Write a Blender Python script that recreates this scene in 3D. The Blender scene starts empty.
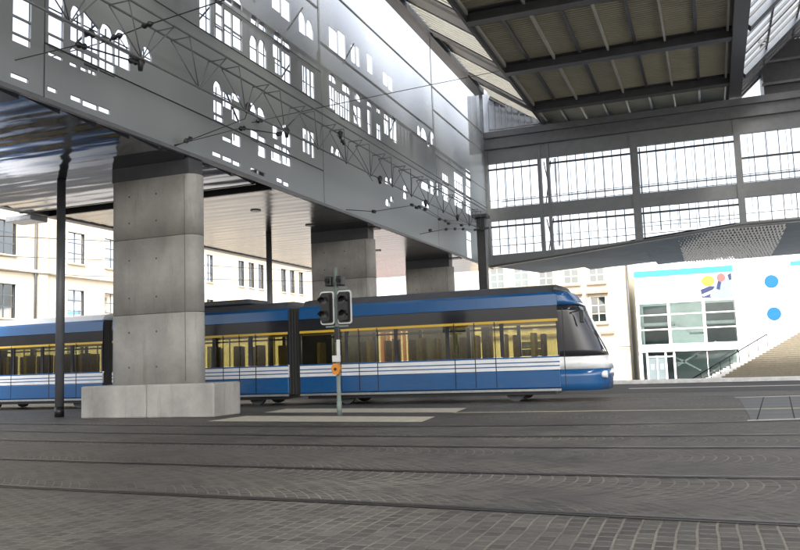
import bpy, bmesh, math, random
from mathutils import Vector, Matrix
rnd = random.Random(7)
S = bpy.context.scene
COL = S.collection

# ------------------------------------------------------------------ camera
cam_d = bpy.data.cameras.new('camera'); cam = bpy.data.objects.new('camera', cam_d); COL.objects.link(cam)
cam_d.sensor_width = 36.0; cam_d.lens = 36.81; cam_d.clip_end = 2000; cam_d.clip_start = 0.05
RX = Vector((0.933077, 0.358018, -0.034491)); DN = Vector((-0.069879, 0.086379, -0.993809)); FW = Vector((-0.352822, 0.929711, 0.105616))
m = Matrix.Identity(4)
for i in range(3):
    m[i][0] = RX[i]; m[i][1] = -DN[i]; m[i][2] = -FW[i]
m[2][3] = 1.25
cam.matrix_world = m
S.camera = cam

# ------------------------------------------------------------------ world, sun, exposure
SUN_EL, SUN_AZ = math.radians(48), math.radians(150)    # azimuth clockwise from +Y
w = bpy.data.worlds.new('World'); S.world = w; w.use_nodes = True
nt = w.node_tree; bg = nt.nodes['Background']
sky = nt.nodes.new('ShaderNodeTexSky'); sky.sky_type = 'NISHITA'; sky.sun_disc = False
sky.sun_elevation = SUN_EL; sky.sun_rotation = SUN_AZ
sky.air_density = 1.0; sky.dust_density = 6.0; sky.ozone_density = 1.0
hsv = nt.nodes.new('ShaderNodeHueSaturation'); hsv.inputs['Saturation'].default_value = 0.35
nt.links.new(sky.outputs[0], hsv.inputs['Color']); nt.links.new(hsv.outputs[0], bg.inputs['Color'])
bg.inputs['Strength'].default_value = 0.15
sd = bpy.data.lights.new('sun', 'SUN'); sd.energy = 1.2; sd.angle = math.radians(12); sd.color = (1, .95, .87)
sun = bpy.data.objects.new('sun', sd); COL.objects.link(sun)
d = Vector((math.sin(SUN_AZ) * math.cos(SUN_EL), math.cos(SUN_AZ) * math.cos(SUN_EL), math.sin(SUN_EL)))
sun.rotation_euler = d.to_track_quat('Z', 'Y').to_euler()
S.view_settings.view_transform = 'Standard'; S.view_settings.look = 'None'
S.view_settings.exposure = 2.0; S.view_settings.gamma = 1.0
S.render.engine = 'CYCLES'
S.cycles.max_bounces = 8; S.cycles.transparent_max_bounces = 24; S.cycles.diffuse_bounces = 4
S.cycles.caustics_reflective = False; S.cycles.caustics_refractive = False

# ------------------------------------------------------------------ materials
def N(nt, t, **kw):
    n = nt.nodes.new(t)
    for k, v in kw.items():
        if hasattr(n, k): setattr(n, k, v)
        else: n.inputs[k].default_value = v
    return n
def mat(name, col, rough=.6, metal=0., var=.15, scale=3., bump=0., bscale=30., spec=.5, streak=None, dirt=0.):
    """principled material with object-space noise in its colour, optional bump and vertical streaks"""
    mt = bpy.data.materials.new(name); mt.use_nodes = True
    nt = mt.node_tree; p = nt.nodes['Principled BSDF']
    p.inputs['Roughness'].default_value = rough; p.inputs['Metallic'].default_value = metal
    p.inputs['Specular IOR Level'].default_value = spec
    tc = N(nt, 'ShaderNodeNewGeometry')
    mp = N(nt, 'ShaderNodeMapping'); nt.links.new(tc.outputs['Position'], mp.inputs[0])
    if streak: mp.inputs['Scale'].default_value = streak
    n1 = N(nt, 'ShaderNodeTexNoise', Scale=scale, Detail=6., Roughness=.6); nt.links.new(mp.outputs[0], n1.inputs['Vector'])
    mr = N(nt, 'ShaderNodeMapRange'); nt.links.new(n1.outputs[0], mr.inputs[0])
    mr.inputs[1].default_value = .25; mr.inputs[2].default_value = .75
    mr.inputs[3].default_value = 1 - var; mr.inputs[4].default_value = 1 + var
    mx = N(nt, 'ShaderNodeVectorMath', operation='SCALE'); mx.inputs[0].default_value = col
    nt.links.new(mr.outputs[0], mx.inputs['Scale']); nt.links.new(mx.outputs[0], p.inputs['Base Color'])
    r2 = N(nt, 'ShaderNodeMapRange'); nt.links.new(n1.outputs[0], r2.inputs[0])
    r2.inputs[3].default_value = max(0.02, rough - .1); r2.inputs[4].default_value = min(1, rough + .1)
    nt.links.new(r2.outputs[0], p.inputs['Roughness'])
    if bump:
        n2 = N(nt, 'ShaderNodeTexNoise', Scale=bscale, Detail=4.); nt.links.new(tc.outputs['Position'], n2.inputs['Vector'])
        b = N(nt, 'ShaderNodeBump', Strength=bump, Distance=.02); nt.links.new(n2.outputs[0], b.inputs['Height'])
        nt.links.new(b.outputs[0], p.inputs['Normal'])
    return mt
def glass(name, tint, trans=.8, rough=.05, refl=(1, 1, 1)):
    mt = bpy.data.materials.new(name); mt.use_nodes = True; nt = mt.node_tree
    nt.nodes.remove(nt.nodes['Principled BSDF'])
    t = N(nt, 'ShaderNodeBsdfTransparent'); t.inputs[0].default_value = (*tint, 1)
    g = N(nt, 'ShaderNodeBsdfGlossy', Roughness=rough); g.inputs[0].default_value = (*refl, 1)
    f = N(nt, 'ShaderNodeFresnel', IOR=1.5)
    ma = N(nt, 'ShaderNodeMath', operation='ADD'); nt.links.new(f.outputs[0], ma.inputs[0]); ma.inputs[1].default_value = 1 - trans
    ma.use_clamp = True
    mx = N(nt, 'ShaderNodeMixShader'); nt.links.new(ma.outputs[0], mx.inputs[0])
    nt.links.new(t.outputs[0], mx.inputs[1]); nt.links.new(g.outputs[0], mx.inputs[2])
    nt.links.new(mx.outputs[0], nt.nodes['Material Output'].inputs[0])
    return mt
M = {}
M['steel'] = mat('dark painted steel', (.065, .067, .072), .45, .2, .2)
M['steel_mid'] = mat('grey painted steel', (.14, .145, .155), .45, .3, .15)
M['galv'] = mat('galvanised steel', (.32, .33, .34), .4, .7, .2, 8)
M['black'] = mat('black plastic', (.012, .012, .013), .4, 0, .2)
M['rubber'] = mat('black rubber', (.02, .02, .02), .8)
M['blue'] = mat('blue tram paint', (.010, .082, .23), .2, 0, .06, 1.5, spec=.6)
M['white'] = mat('white tram paint', (.72, .74, .76), .25, 0, .05, 1.5)
def grime(mt, z0, z1, col=(.10, .085, .07)):
    nt = mt.node_tree; p = nt.nodes['Principled BSDF']; src = p.inputs['Base Color'].links[0].from_socket
    geo = N(nt, 'ShaderNodeNewGeometry'); mp = N(nt, 'ShaderNodeMapping'); mp.inputs['Scale'].default_value = (1.2, 1, 5); nt.links.new(geo.outputs['Position'], mp.inputs[0])
    n = N(nt, 'ShaderNodeTexNoise', Scale=2.5, Detail=7., Roughness=.7); nt.links.new(mp.outputs[0], n.inputs['Vector'])
    r = N(nt, 'ShaderNodeMapRange'); nt.links.new(n.outputs[0], r.inputs[0]); r.inputs[1].default_value = .48; r.inputs[2].default_value = .8; r.inputs[3].default_value = 0; r.inputs[4].default_value = .55
    sx = N(nt, 'ShaderNodeSeparateXYZ'); nt.links.new(geo.outputs['Position'], sx.inputs[0])
    h = N(nt, 'ShaderNodeMapRange'); nt.links.new(sx.outputs[2], h.inputs[0]); h.inputs[1].default_value = z0; h.inputs[2].default_value = z1; h.inputs[3].default_value = 1; h.inputs[4].default_value = .15
    m_ = N(nt, 'ShaderNodeMath', operation='MULTIPLY'); nt.links.new(r.outputs[0], m_.inputs[0]); nt.links.new(h.outputs[0], m_.inputs[1])
    x = N(nt, 'ShaderNodeMix', data_type='RGBA'); nt.links.new(m_.outputs[0], x.inputs[0]); nt.links.new(src, x.inputs[6]); x.inputs[7].default_value = (*col, 1)
    nt.links.new(x.outputs[2], p.inputs['Base Color'])
grime(M['blue'], .3, .9); grime(M['white'], .8, 1.3, (.3, .28, .25))
M['tramroof'] = mat('dark grey tram roof', (.05, .055, .065), .5, 0, .2)
M['tramband'] = mat('smoked window surround', (.02, .021, .026), .12, 0, .1)
M['yellow'] = mat('yellow grab rail', (.62, .4, .04), .35, 0, .05)
M['seat'] = mat('olive seat cloth', (.42, .31, .07), .8, 0, .3, 9)
M['interior'] = mat('tram interior lining', (.42, .34, .17), .6, 0, .1)
M['whitewall'] = mat('white render', (.8, .8, .79), .8, 0, .04, .6, bump=.1)
M['cream'] = mat('cream render', (.62, .54, .415), .85, 0, .07, .7, bump=.2)
M['stone'] = mat('pale stone trim', (.62, .55, .43), .8, 0, .12, 3)
M['darkstone'] = mat('weathered cornice', (.28, .22, .17), .8, 0, .2, 3)
M['redbrick'] = mat('red brick piers', (.34, .12, .08), .85, 0, .25, 5)
M['cyan'] = mat('light blue fascia', (.04, .26, .5), .5, 0, .08)
M['bluedisc'] = mat('blue enamel disc', (.008, .12, .38), .4, 0, .05)
M['conduit'] = mat('dark joint filler', (.1, .1, .095), .8)
M['roofsheet'] = mat('olive corrugated sheet', (.37, .35, .265), .55, 0, .12, .8)
M['purlin'] = mat('pale purlin', (.36, .355, .32), .5, 0, .1)
M['cladding'] = mat('slate blue cladding', (.16, .18, .21), .45, .4, .15)
M['stairs'] = mat('stair stone', (.30, .27, .21), .8, 0, .15, 4)
M['stairend'] = mat('white stair flank', (.75, .74, .72), .7, 0, .06)
M['orange'] = mat('orange button box', (.62, .24, .03), .45)
M['poleg'] = mat('grey green pole paint', (.16, .2, .18), .4, 0, .15, 8)
M['board'] = mat('white backing board rim', (.62, .63, .62), .5)
M['lens_dark'] = mat('unlit lens', (.04, .035, .035), .1, 0, .1)
M['sticker'] = mat('white sticker', (.6, .6, .58), .6)
M['rail'] = mat('worn rail steel', (.06, .05, .046), .38, .7, .3, 6)
M['groove'] = mat('rail groove', (.012, .011, .01), .9)
M['slab'] = mat('pale paving slab', (.5, .47, .38), .8, 0, .18, 5, bump=.3)
M['paint'] = mat('road paint', (.55, .55, .54), .7, 0, .25, 9)
M['yline'] = mat('worn pale line', (.5, .46, .33), .8, 0, .3, 9)
M['kerb'] = mat('kerb granite', (.6, .6, .6), .7, 0, .2, 5)
M['asphalt'] = mat('dark asphalt', (.06, .06, .062), .8, 0, .25, 4, bump=.4)
M['plaza'] = mat('plaza paving', (.33, .32, .31), .8, 0, .12, 2)
M['winglass'] = glass('clear window glass', (.93, .95, .97), .94, .02)
M['darkglass'] = glass('smoky window glass', (.42, .5, .5), .75, .04)
M['tramglass'] = glass('tinted tram glass', (.50, .49, .30), .92, .03)
M['roofglass'] = glass('roof glazing', (.9, .9, .88), .93, .1)
M['museumglass'] = glass('green museum glass', (.82, .93, .91), .95, .03)
M['museuminner'] = mat('museum interior wall', (.62, .72, .70), .7, 0, .15, .5)
M['museumdark'] = mat('museum interior dark', (.14, .18, .19), .7, 0, .3, .5)
M['pale'] = mat('pale interior', (.7, .75, .74), .6)

def concrete():
    mt = mat('cast concrete', (.39, .38, .355), .75, 0, .13, 1.4, bump=.25, bscale=60, streak=(1, 1, .45))
    nt = mt.node_tree; p = nt.nodes['Principled BSDF']
    src = p.inputs['Base Color'].links[0].from_socket
    geo = N(nt, 'ShaderNodeNewGeometry')
    # small dark pits and blotches
    v = N(nt, 'ShaderNodeTexVoronoi', Scale=7.); nt.links.new(geo.outputs['Position'], v.inputs['Vector'])
    r = N(nt, 'ShaderNodeMapRange'); nt.links.new(v.outputs['Distance'], r.inputs[0])
    r.inputs[1].default_value = .035; r.inputs[2].default_value = .09; r.inputs[3].default_value = .62; r.inputs[4].default_value = 1
    n = N(nt, 'ShaderNodeTexNoise', Scale=.7, Detail=8., Roughness=.7); nt.links.new(geo.outputs['Position'], n.inputs['Vector'])
    r2 = N(nt, 'ShaderNodeMapRange'); nt.links.new(n.outputs[0], r2.inputs[0])
    r2.inputs[1].default_value = .35; r2.inputs[2].default_value = .65; r2.inputs[3].default_value = .8; r2.inputs[4].default_value = 1.12
    mm = N(nt, 'ShaderNodeMath', operation='MULTIPLY'); nt.links.new(r.outputs[0], mm.inputs[0]); nt.links.new(r2.outputs[0], mm.inputs[1])
    s = N(nt, 'ShaderNodeVectorMath', operation='SCALE'); nt.links.new(src, s.inputs[0]); nt.links.new(mm.outputs[0], s.inputs['Scale'])
    nt.links.new(s.outputs[0], p.inputs['Base Color'])
    return mt
M['concrete'] = concrete()
def stains(mt):
    """rust brown and dark water runs with shapes of their own"""
    nt = mt.node_tree; p = nt.nodes['Principled BSDF']; src = p.inputs['Base Color'].links[0].from_socket
    geo = N(nt, 'ShaderNodeNewGeometry'); mp = N(nt, 'ShaderNodeMapping'); mp.inputs['Scale'].default_value = (3.5, 3.5, .35); nt.links.new(geo.outputs['Position'], mp.inputs[0])
    n = N(nt, 'ShaderNodeTexNoise', Scale=1.3, Detail=6., Roughness=.7); nt.links.new(mp.outputs[0], n.inputs['Vector'])
    r = N(nt, 'ShaderNodeMapRange'); nt.links.new(n.outputs[0], r.inputs[0]); r.inputs[1].default_value = .55; r.inputs[2].default_value = .75; r.inputs[3].default_value = 0; r.inputs[4].default_value = .5
    x = N(nt, 'ShaderNodeMix', data_type='RGBA'); nt.links.new(r.outputs[0], x.inputs[0]); nt.links.new(src, x.inputs[6]); x.inputs[7].default_value = (.17, .155, .13, 1)
    nt.links.new(x.outputs[2], p.inputs['Base Color'])
stains(M['concrete'])

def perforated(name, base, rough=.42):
    """perforated aluminium sheet, glow painted in by transparency that rises towards its upper edge"""
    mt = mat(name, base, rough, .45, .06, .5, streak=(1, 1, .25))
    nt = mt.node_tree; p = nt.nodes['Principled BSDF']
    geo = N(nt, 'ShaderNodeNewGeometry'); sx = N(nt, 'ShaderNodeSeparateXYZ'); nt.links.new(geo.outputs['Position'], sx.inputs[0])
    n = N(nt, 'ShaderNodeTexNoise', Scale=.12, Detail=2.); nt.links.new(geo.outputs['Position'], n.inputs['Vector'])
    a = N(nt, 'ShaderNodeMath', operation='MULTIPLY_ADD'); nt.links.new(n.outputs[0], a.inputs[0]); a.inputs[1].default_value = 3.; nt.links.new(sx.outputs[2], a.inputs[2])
    # painted glow fades over the end panels of the front: subtract with distance beyond Y = 38
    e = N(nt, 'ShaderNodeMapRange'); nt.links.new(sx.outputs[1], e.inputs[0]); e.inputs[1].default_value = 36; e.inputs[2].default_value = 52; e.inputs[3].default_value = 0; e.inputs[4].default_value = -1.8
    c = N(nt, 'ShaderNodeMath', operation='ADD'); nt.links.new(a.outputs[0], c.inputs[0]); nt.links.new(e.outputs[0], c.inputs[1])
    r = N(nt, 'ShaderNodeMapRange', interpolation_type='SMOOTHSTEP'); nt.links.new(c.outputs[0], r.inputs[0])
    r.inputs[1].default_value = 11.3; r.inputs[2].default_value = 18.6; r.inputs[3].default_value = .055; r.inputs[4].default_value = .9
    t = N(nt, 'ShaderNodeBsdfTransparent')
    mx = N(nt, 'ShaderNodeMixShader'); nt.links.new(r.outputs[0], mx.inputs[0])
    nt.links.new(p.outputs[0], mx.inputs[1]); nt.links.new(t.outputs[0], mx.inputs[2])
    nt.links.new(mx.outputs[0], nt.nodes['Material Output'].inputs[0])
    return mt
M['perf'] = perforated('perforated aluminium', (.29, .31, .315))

def soffit_mat(name, col, rough):
    mt = mat(name, col, rough, .85, .12, .6)
    nt = mt.node_tree; p = nt.nodes['Principled BSDF']
    geo = N(nt, 'ShaderNodeNewGeometry'); mp = N(nt, 'ShaderNodeMapping'); mp.inputs['Scale'].default_value = (.2, .8, 1)
    nt.links.new(geo.outputs['Position'], mp.inputs[0])
    n = N(nt, 'ShaderNodeTexNoise', Scale=.9, Detail=3.); nt.links.new(mp.outputs[0], n.inputs['Vector'])
    wv = N(nt, 'ShaderNodeTexWave', Scale=.5, Distortion=.6); wv.bands_direction = 'Y'; nt.links.new(geo.outputs['Position'], wv.inputs['Vector'])
    ad = N(nt, 'ShaderNodeMath', operation='ADD'); nt.links.new(n.outputs[0], ad.inputs[0])
    ml = N(nt, 'ShaderNodeMath', operation='MULTIPLY'); nt.links.new(wv.outputs[0], ml.inputs[0]); ml.inputs[1].default_value = .12
    nt.links.new(ml.outputs[0], ad.inputs[1])
    b = N(nt, 'ShaderNodeBump', Strength=.4, Distance=.09); nt.links.new(ad.outputs[0], b.inputs['Height'])
    nt.links.new(b.outputs[0], p.inputs['Normal'])
    r = p.inputs['Roughness']
    for l in list(r.links): nt.links.remove(l)
    r.default_value = rough
    return mt
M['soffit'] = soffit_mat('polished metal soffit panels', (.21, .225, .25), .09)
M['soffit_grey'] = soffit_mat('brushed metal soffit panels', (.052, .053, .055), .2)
M['soffit_far'] = mat('blue grey metal soffit', (.085, .125, .17), .6, 0., .25, .5, spec=.03)
M['bridge'] = mat('mid grey bridge steel', (.2, .21, .22), .5, .3, .12)
M['scales'] = mat('pale metal scales', (.85, .87, .88), .5, 0., .15, 4)

def setts():
    mt = bpy.data.materials.new('granite setts'); mt.use_nodes = True; nt = mt.node_tree; L = nt.links.new
    p = nt.nodes['Principled BSDF']
    geo = N(nt, 'ShaderNodeNewGeometry'); sx = N(nt, 'ShaderNodeSeparateXYZ'); L(geo.outputs['Position'], sx.inputs[0])
    wob = N(nt, 'ShaderNodeTexNoise', Scale=.6, Detail=2.); L(geo.outputs['Position'], wob.inputs['Vector'])
    def math_(op, a, b=None, c=None):
        n = N(nt, 'ShaderNodeMath', operation=op)
        for i, v in enumerate((a, b, c)):
            if v is None: continue
            if isinstance(v, (int, float)): n.inputs[i].default_value = v
            else: L(v, n.inputs[i])
        return n.outputs[0]
    Y, X = sx.outputs[1], sx.outputs[0]
    ph = math_('PINGPONG', math_('ADD', Y, math_('MULTIPLY', X, .05)), 1.05)           # 0..1.05
    q = math_('DIVIDE', ph, 1.05)
    bulge = math_('MULTIPLY', math_('MULTIPLY', q, q), .6)
    near = math_('LESS_THAN', math_('ADD', Y, math_('MULTIPLY', X, .078)), 6.72)
    bulge = math_('MULTIPLY', bulge, math_('SUBTRACT', 1., near))
    u = math_('ADD', X, bulge)
    u = math_('ADD', u, math_('MULTIPLY', wob.outputs[0], .12))
    cb = N(nt, 'ShaderNodeCombineXYZ'); L(Y, cb.inputs[0]); L(u, cb.inputs[1])
    br = N(nt, 'ShaderNodeTexBrick'); L(cb.outputs[0], br.inputs['Vector'])
    br.inputs['Scale'].default_value = 1.; br.inputs['Brick Width'].default_value = .15; br.inputs['Row Height'].default_value = .132
    br.inputs['Mortar Size'].default_value = .011; br.inputs['Mortar Smooth'].default_value = .3; br.inputs['Bias'].default_value = -.1
    br.inputs['Color1'].default_value = (.047, .044, .041, 1); br.inputs['Color2'].default_value = (.088, .082, .074, 1)
    br.inputs['Mortar'].default_value = (.20, .185, .15, 1)
    n2 = N(nt, 'ShaderNodeTexNoise', Scale=.45, Detail=6., Roughness=.65); L(geo.outputs['Position'], n2.inputs['Vector'])
    r = N(nt, 'ShaderNodeMapRange'); L(n2.outputs[0], r.inputs[0]); r.inputs[1].default_value = .3; r.inputs[2].default_value = .7
    r.inputs[3].default_value = .6; r.inputs[4].default_value = 1.35
    n3 = N(nt, 'ShaderNodeTexNoise', Scale=25., Detail=4.); L(geo.outputs['Position'], n3.inputs['Vector'])
    r3 = N(nt, 'ShaderNodeMapRange'); L(n3.outputs[0], r3.inputs[0]); r3.inputs[3].default_value = .6; r3.inputs[4].default_value = 1.4
    nj = N(nt, 'ShaderNodeTexNoise', Scale=.3, Detail=5., Roughness=.7); L(geo.outputs['Position'], nj.inputs['Vector'])
    rj = N(nt, 'ShaderNodeMapRange'); L(nj.outputs[0], rj.inputs[0]); rj.inputs[1].default_value = .4; rj.inputs[2].default_value = .6; rj.inputs[3].default_value = .1; rj.inputs[4].default_value = 1.
    mj = N(nt, 'ShaderNodeMix', data_type='RGBA'); L(rj.outputs[0], mj.inputs[0]); mj.inputs[6].default_value = (.066, .063, .059, 1); mj.inputs[7].default_value = (.185, .168, .135, 1)
    L(mj.outputs[2], br.inputs['Mortar'])
    vo = N(nt, 'ShaderNodeTexVoronoi', Scale=.9); L(geo.outputs['Position'], vo.inputs['Vector'])
    vr = N(nt, 'ShaderNodeMapRange'); L(vo.outputs['Distance'], vr.inputs[0]); vr.inputs[1].default_value = .05; vr.inputs[2].default_value = .12; vr.inputs[3].default_value = .55; vr.inputs[4].default_value = 1.
    sc = N(nt, 'ShaderNodeVectorMath', operation='SCALE'); L(br.outputs['Color'], sc.inputs[0]); L(math_('MULTIPLY', math_('MULTIPLY', r.outputs[0], vr.outputs[0]), r3.outputs[0]), sc.inputs['Scale'])
    L(sc.outputs[0], p.inputs['Base Color']); 
    r4 = N(nt, 'ShaderNodeMapRange'); L(n2.outputs[0], r4.inputs[0]); r4.inputs[3].default_value = .45; r4.inputs[4].default_value = .75
    L(r4.outputs[0], p.inputs['Roughness'])
    inv = math_('ADD', math_('MULTIPLY', br.outputs['Fac'], -1.), math_('MULTIPLY', n3.outputs[0], .5))
    b = N(nt, 'ShaderNodeBump', Strength=.7, Distance=.015); L(inv, b.inputs['Height']); L(b.outputs[0], p.inputs['Normal'])
    return mt
M['setts'] = setts()

# ------------------------------------------------------------------ mesh helpers
class MB:
    def __init__(s): s.bm = bmesh.new()
    def box(s, x0, x1, y0, y1, z0, z1, bev=0):
        v = [s.bm.verts.new((x, y, z)) for x in (x0, x1) for y in (y0, y1) for z in (z0, z1)]
        fs = [s.bm.faces.new([v[i] for i in q]) for q in ((0, 1, 3, 2), (4, 6, 7, 5), (0, 4, 5, 1), (2, 3, 7, 6), (0, 2, 6, 4), (1, 5, 7, 3))]
        if bev:
            es = list({e for f in fs for e in f.edges})
            bmesh.ops.bevel(s.bm, geom=es, offset=bev, segments=2, affect='EDGES', profile=.5)
        return s
    def poly(s, pts):
        s.bm.faces.new([s.bm.verts.new(p) for p in pts]); return s
    def bar(s, a, b, w=.05, h=None, up=(0, 0, 1)):
        """rectangular bar from a to b"""
        a, b = Vector(a), Vector(b); h = h or w; t = (b - a).normalized(); up = Vector(up)
        if abs(t.dot(up)) > .98: up = Vector((0, 1, 0)) if abs(t.y) < .9 else Vector((1, 0, 0))
        r = t.cross(up).normalized(); u = r.cross(t)
        v = [s.bm.verts.new(p + r * i * w / 2 + u * j * h / 2) for p in (a, b) for i, j in ((-1, -1), (1, -1), (1, 1), (-1, 1))]
        for q in ((0, 3, 2, 1), (4, 5, 6, 7), (0, 1, 5, 4), (1, 2, 6, 5), (2, 3, 7, 6), (3, 0, 4, 7)): s.bm.faces.new([v[i] for i in q])
        return s
    def tube(s, pts, r, n=8, cap=True):
        pts = [Vector(p) for p in pts]; rr = r if isinstance(r, (list, tuple)) else [r] * len(pts); rings = []
        for i, p in enumerate(pts):
            t = (pts[min(i + 1, len(pts) - 1)] - pts[max(i - 1, 0)]).normalized()
            up = Vector((0, 0, 1)) if abs(t.z) < .95 else Vector((0, 1, 0))
            a = t.cross(up).normalized(); b = a.cross(t)
            rings.append([s.bm.verts.new(p + a * math.cos(k * 2 * math.pi / n) * rr[i] + b * math.sin(k * 2 * math.pi / n) * rr[i]) for k in range(n)])
        for A, B in zip(rings, rings[1:]):
            for k in range(n):
                f = s.bm.faces.new((A[k], A[(k + 1) % n], B[(k + 1) % n], B[k])); f.smooth = True
        if cap:
            s.bm.faces.new(rings[0][::-1]); s.bm.faces.new(rings[-1])
        return s
    def prism(s, pts, ax, a0, a1):
        """extrude outline (2D list) along axis ax ('x','y','z') between a0 and a1"""
        def P(p, c):
            return {'x': (c, p[0], p[1]), 'y': (p[0], c, p[1]), 'z': (p[0], p[1], c)}[ax]
        A = [s.bm.verts.new(P(p, a0)) for p in pts]; B = [s.bm.verts.new(P(p, a1)) for p in pts]
        n = len(pts); s.bm.faces.new(A); s.bm.faces.new(B[::-1])
        for i in range(n): s.bm.faces.new((A[i], B[i], B[(i + 1) % n], A[(i + 1) % n]))
        return s
    def disc(s, c, r, ax='y', t=.03, n=28):
        pts = [(c[0] + r * math.cos(i * 2 * math.pi / n), c[2] + r * math.sin(i * 2 * math.pi / n)) for i in range(n)]
        return s.prism(pts, 'y', c[1], c[1] - t)
    def build(s, name, material, parent=None, recalc=True):
        if recalc: bmesh.ops.recalc_face_normals(s.bm, faces=s.bm.faces)
        me = bpy.data.meshes.new(name); s.bm.to_mesh(me); s.bm.free()
        me.materials.append(M[material] if isinstance(material, str) else material)
        o = bpy.data.objects.new(name, me); COL.objects.link(o)
        if parent is not None:
            o.parent = parent
            if parent.type == 'EMPTY' or True:
                o.matrix_parent_inverse = Matrix.Identity(4)
                o.location = -world_loc(parent)
        return o
def split_build(mb, name, material, parent):
    """every loose piece of the mesh becomes a part of its own"""
    bm = mb.bm; bm.verts.ensure_lookup_table(); seen = set(); out = []
    for v in bm.verts:
        if v in seen: continue
        st = [v]; seen.add(v); isl = []
        while st:
            a = st.pop(); isl.append(a)
            for e in a.link_edges:
                b = e.other_vert(a)
                if b not in seen: seen.add(b); st.append(b)
        nb = MB(); mp = {q: nb.bm.verts.new(q.co) for q in isl}
        for f in {f for q in isl for f in q.link_faces}:
            nf = nb.bm.faces.new([mp[q] for q in f.verts]); nf.smooth = f.smooth
        out.append(nb.build(name, material, parent))
    bm.free(); return out
def world_loc(o):
    v = Vector(o.location)
    while o.parent is not None:
        o = o.parent; v = v + Vector(o.location)
    return v
def tag(o, label=None, cat=None, group=None, kind=None):
    if label: o['label'] = label
    if cat: o['category'] = cat
    if group: o['group'] = group
    if kind: o['kind'] = kind
    return o
def thing(name, loc, label, cat, group=None):
    o = bpy.data.objects.new(name, None); COL.objects.link(o); o.location = loc; o.empty_display_size = .3
    return tag(o, label, cat, group)
def copy_tree(o, parent=None):
    c = o.copy(); COL.objects.link(c); c.parent = parent
    for ch in list(o.children): copy_tree(ch, c)
    return c
def rbox(x0, x1, y0, y1, r, n=6):
    """rounded rectangle outline"""
    pts = []
    for cx, cy, a in ((x1 - r, y1 - r, 0), (x0 + r, y1 - r, 90), (x0 + r, y0 + r, 180), (x1 - r, y0 + r, 270)):
        for k in range(n + 1):
            t = math.radians(a + 90 * k / n); pts.append((cx + r * math.cos(t), cy + r * math.sin(t)))
    return pts

# ------------------------------------------------------------------ ground
g = MB()
g.poly([(-60, -60, 0), (60, -60, 0), (60, 36, 0), (-60, 36, 0)])
g.poly([(-60, 36, 0), (60, 36, 0), (60, 36, -1.75), (-60, 36, -1.75)])
tag(g.build('ground', 'setts'), 'dark granite setts under the station roof', kind='structure')
g = MB(); g.poly([(-900, 36.0, -1.754), (900, 36.0, -1.754), (900, 1200, -1.754), (-900, 1200, -1.754)])
g.poly([(-900, -900, -1.754), (900, -900, -1.754), (900, 36, -1.754), (-900, 36, -1.754)])
tag(g.build('plaza', 'plaza'), kind='structure')
g = MB(); g.box(-16, 40, 35.3, 36.0, .002, .16, .02)
tag(g.build('kerb', 'kerb'), 'long pale kerb stone at the far edge of the tracks', kind='structure')
g = MB(); g.poly([(-60, 27.2, .004), (60, 27.2, .004), (60, 35.3, .004), (-60, 35.3, .004)])
tag(g.build('road', 'asphalt'), kind='structure')
# light line along the far road side
g = MB(); g.poly([(-3, 30.6, .008), (30, 30.6, .008), (30, 31.1, .008), (-3, 31.1, .008)])
tag(g.build('road_marking', 'paint'), kind='structure')

def slab(name, pts, z=.006, m_='slab'):
    g = MB(); g.poly([(x, y, z) for x, y in pts]); return tag(g.build(name, m_), kind='structure')
slab('pale_paving_strip', [(-11.4, 16.75), (-5.75, 16.1), (-5.95, 17.6), (-11.4, 18.5)])
slab('pale_paving_strip', [(-11.6, 19.75), (-5.9, 18.95), (-6.1, 20.6), (-11.8, 21.4)])
slab('yellow_ground_line', [(-5.9, 18.75), (.5, 18.9), (8, 19.9), (8, 20.08), (.5, 19.1), (-5.9, 18.93)], m_='yline')
M['gridslab'] = mat('grey square slabs', (.11, .115, .12), .6, 0, .15, 3)
slab('pavement_grid', [(.52, 15.95), (14, 20.8), (14, 27.1), (.5, 23.6)], .005, 'gridslab')
slab('white_ground_line', [(.45, 15.8), (14, 20.6), (14, 20.75), (.45, 15.98)], .009, 'paint')
slab('white_ground_line', [(.4, 23.4), (14, 26.8), (14, 27.05), (.4, 23.7)], .009, 'paint')
for k in range(16):
    x = .6 + k * .62
    slab('slab_joint', [(x, 16.0 + k * .21), (x + .025, 16.0 + k * .21), (x + .525, 23.7 + k * .14), (x + .5, 23.7 + k * .14)], .009, 'groove')
for k in range(6):
    slab('slab_joint', [(.5, 17.1 + k * 1.1), (14, 21.6 + k * .9), (14, 21.64 + k * .9), (.5, 17.13 + k * 1.1)], .0085, 'groove')
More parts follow.
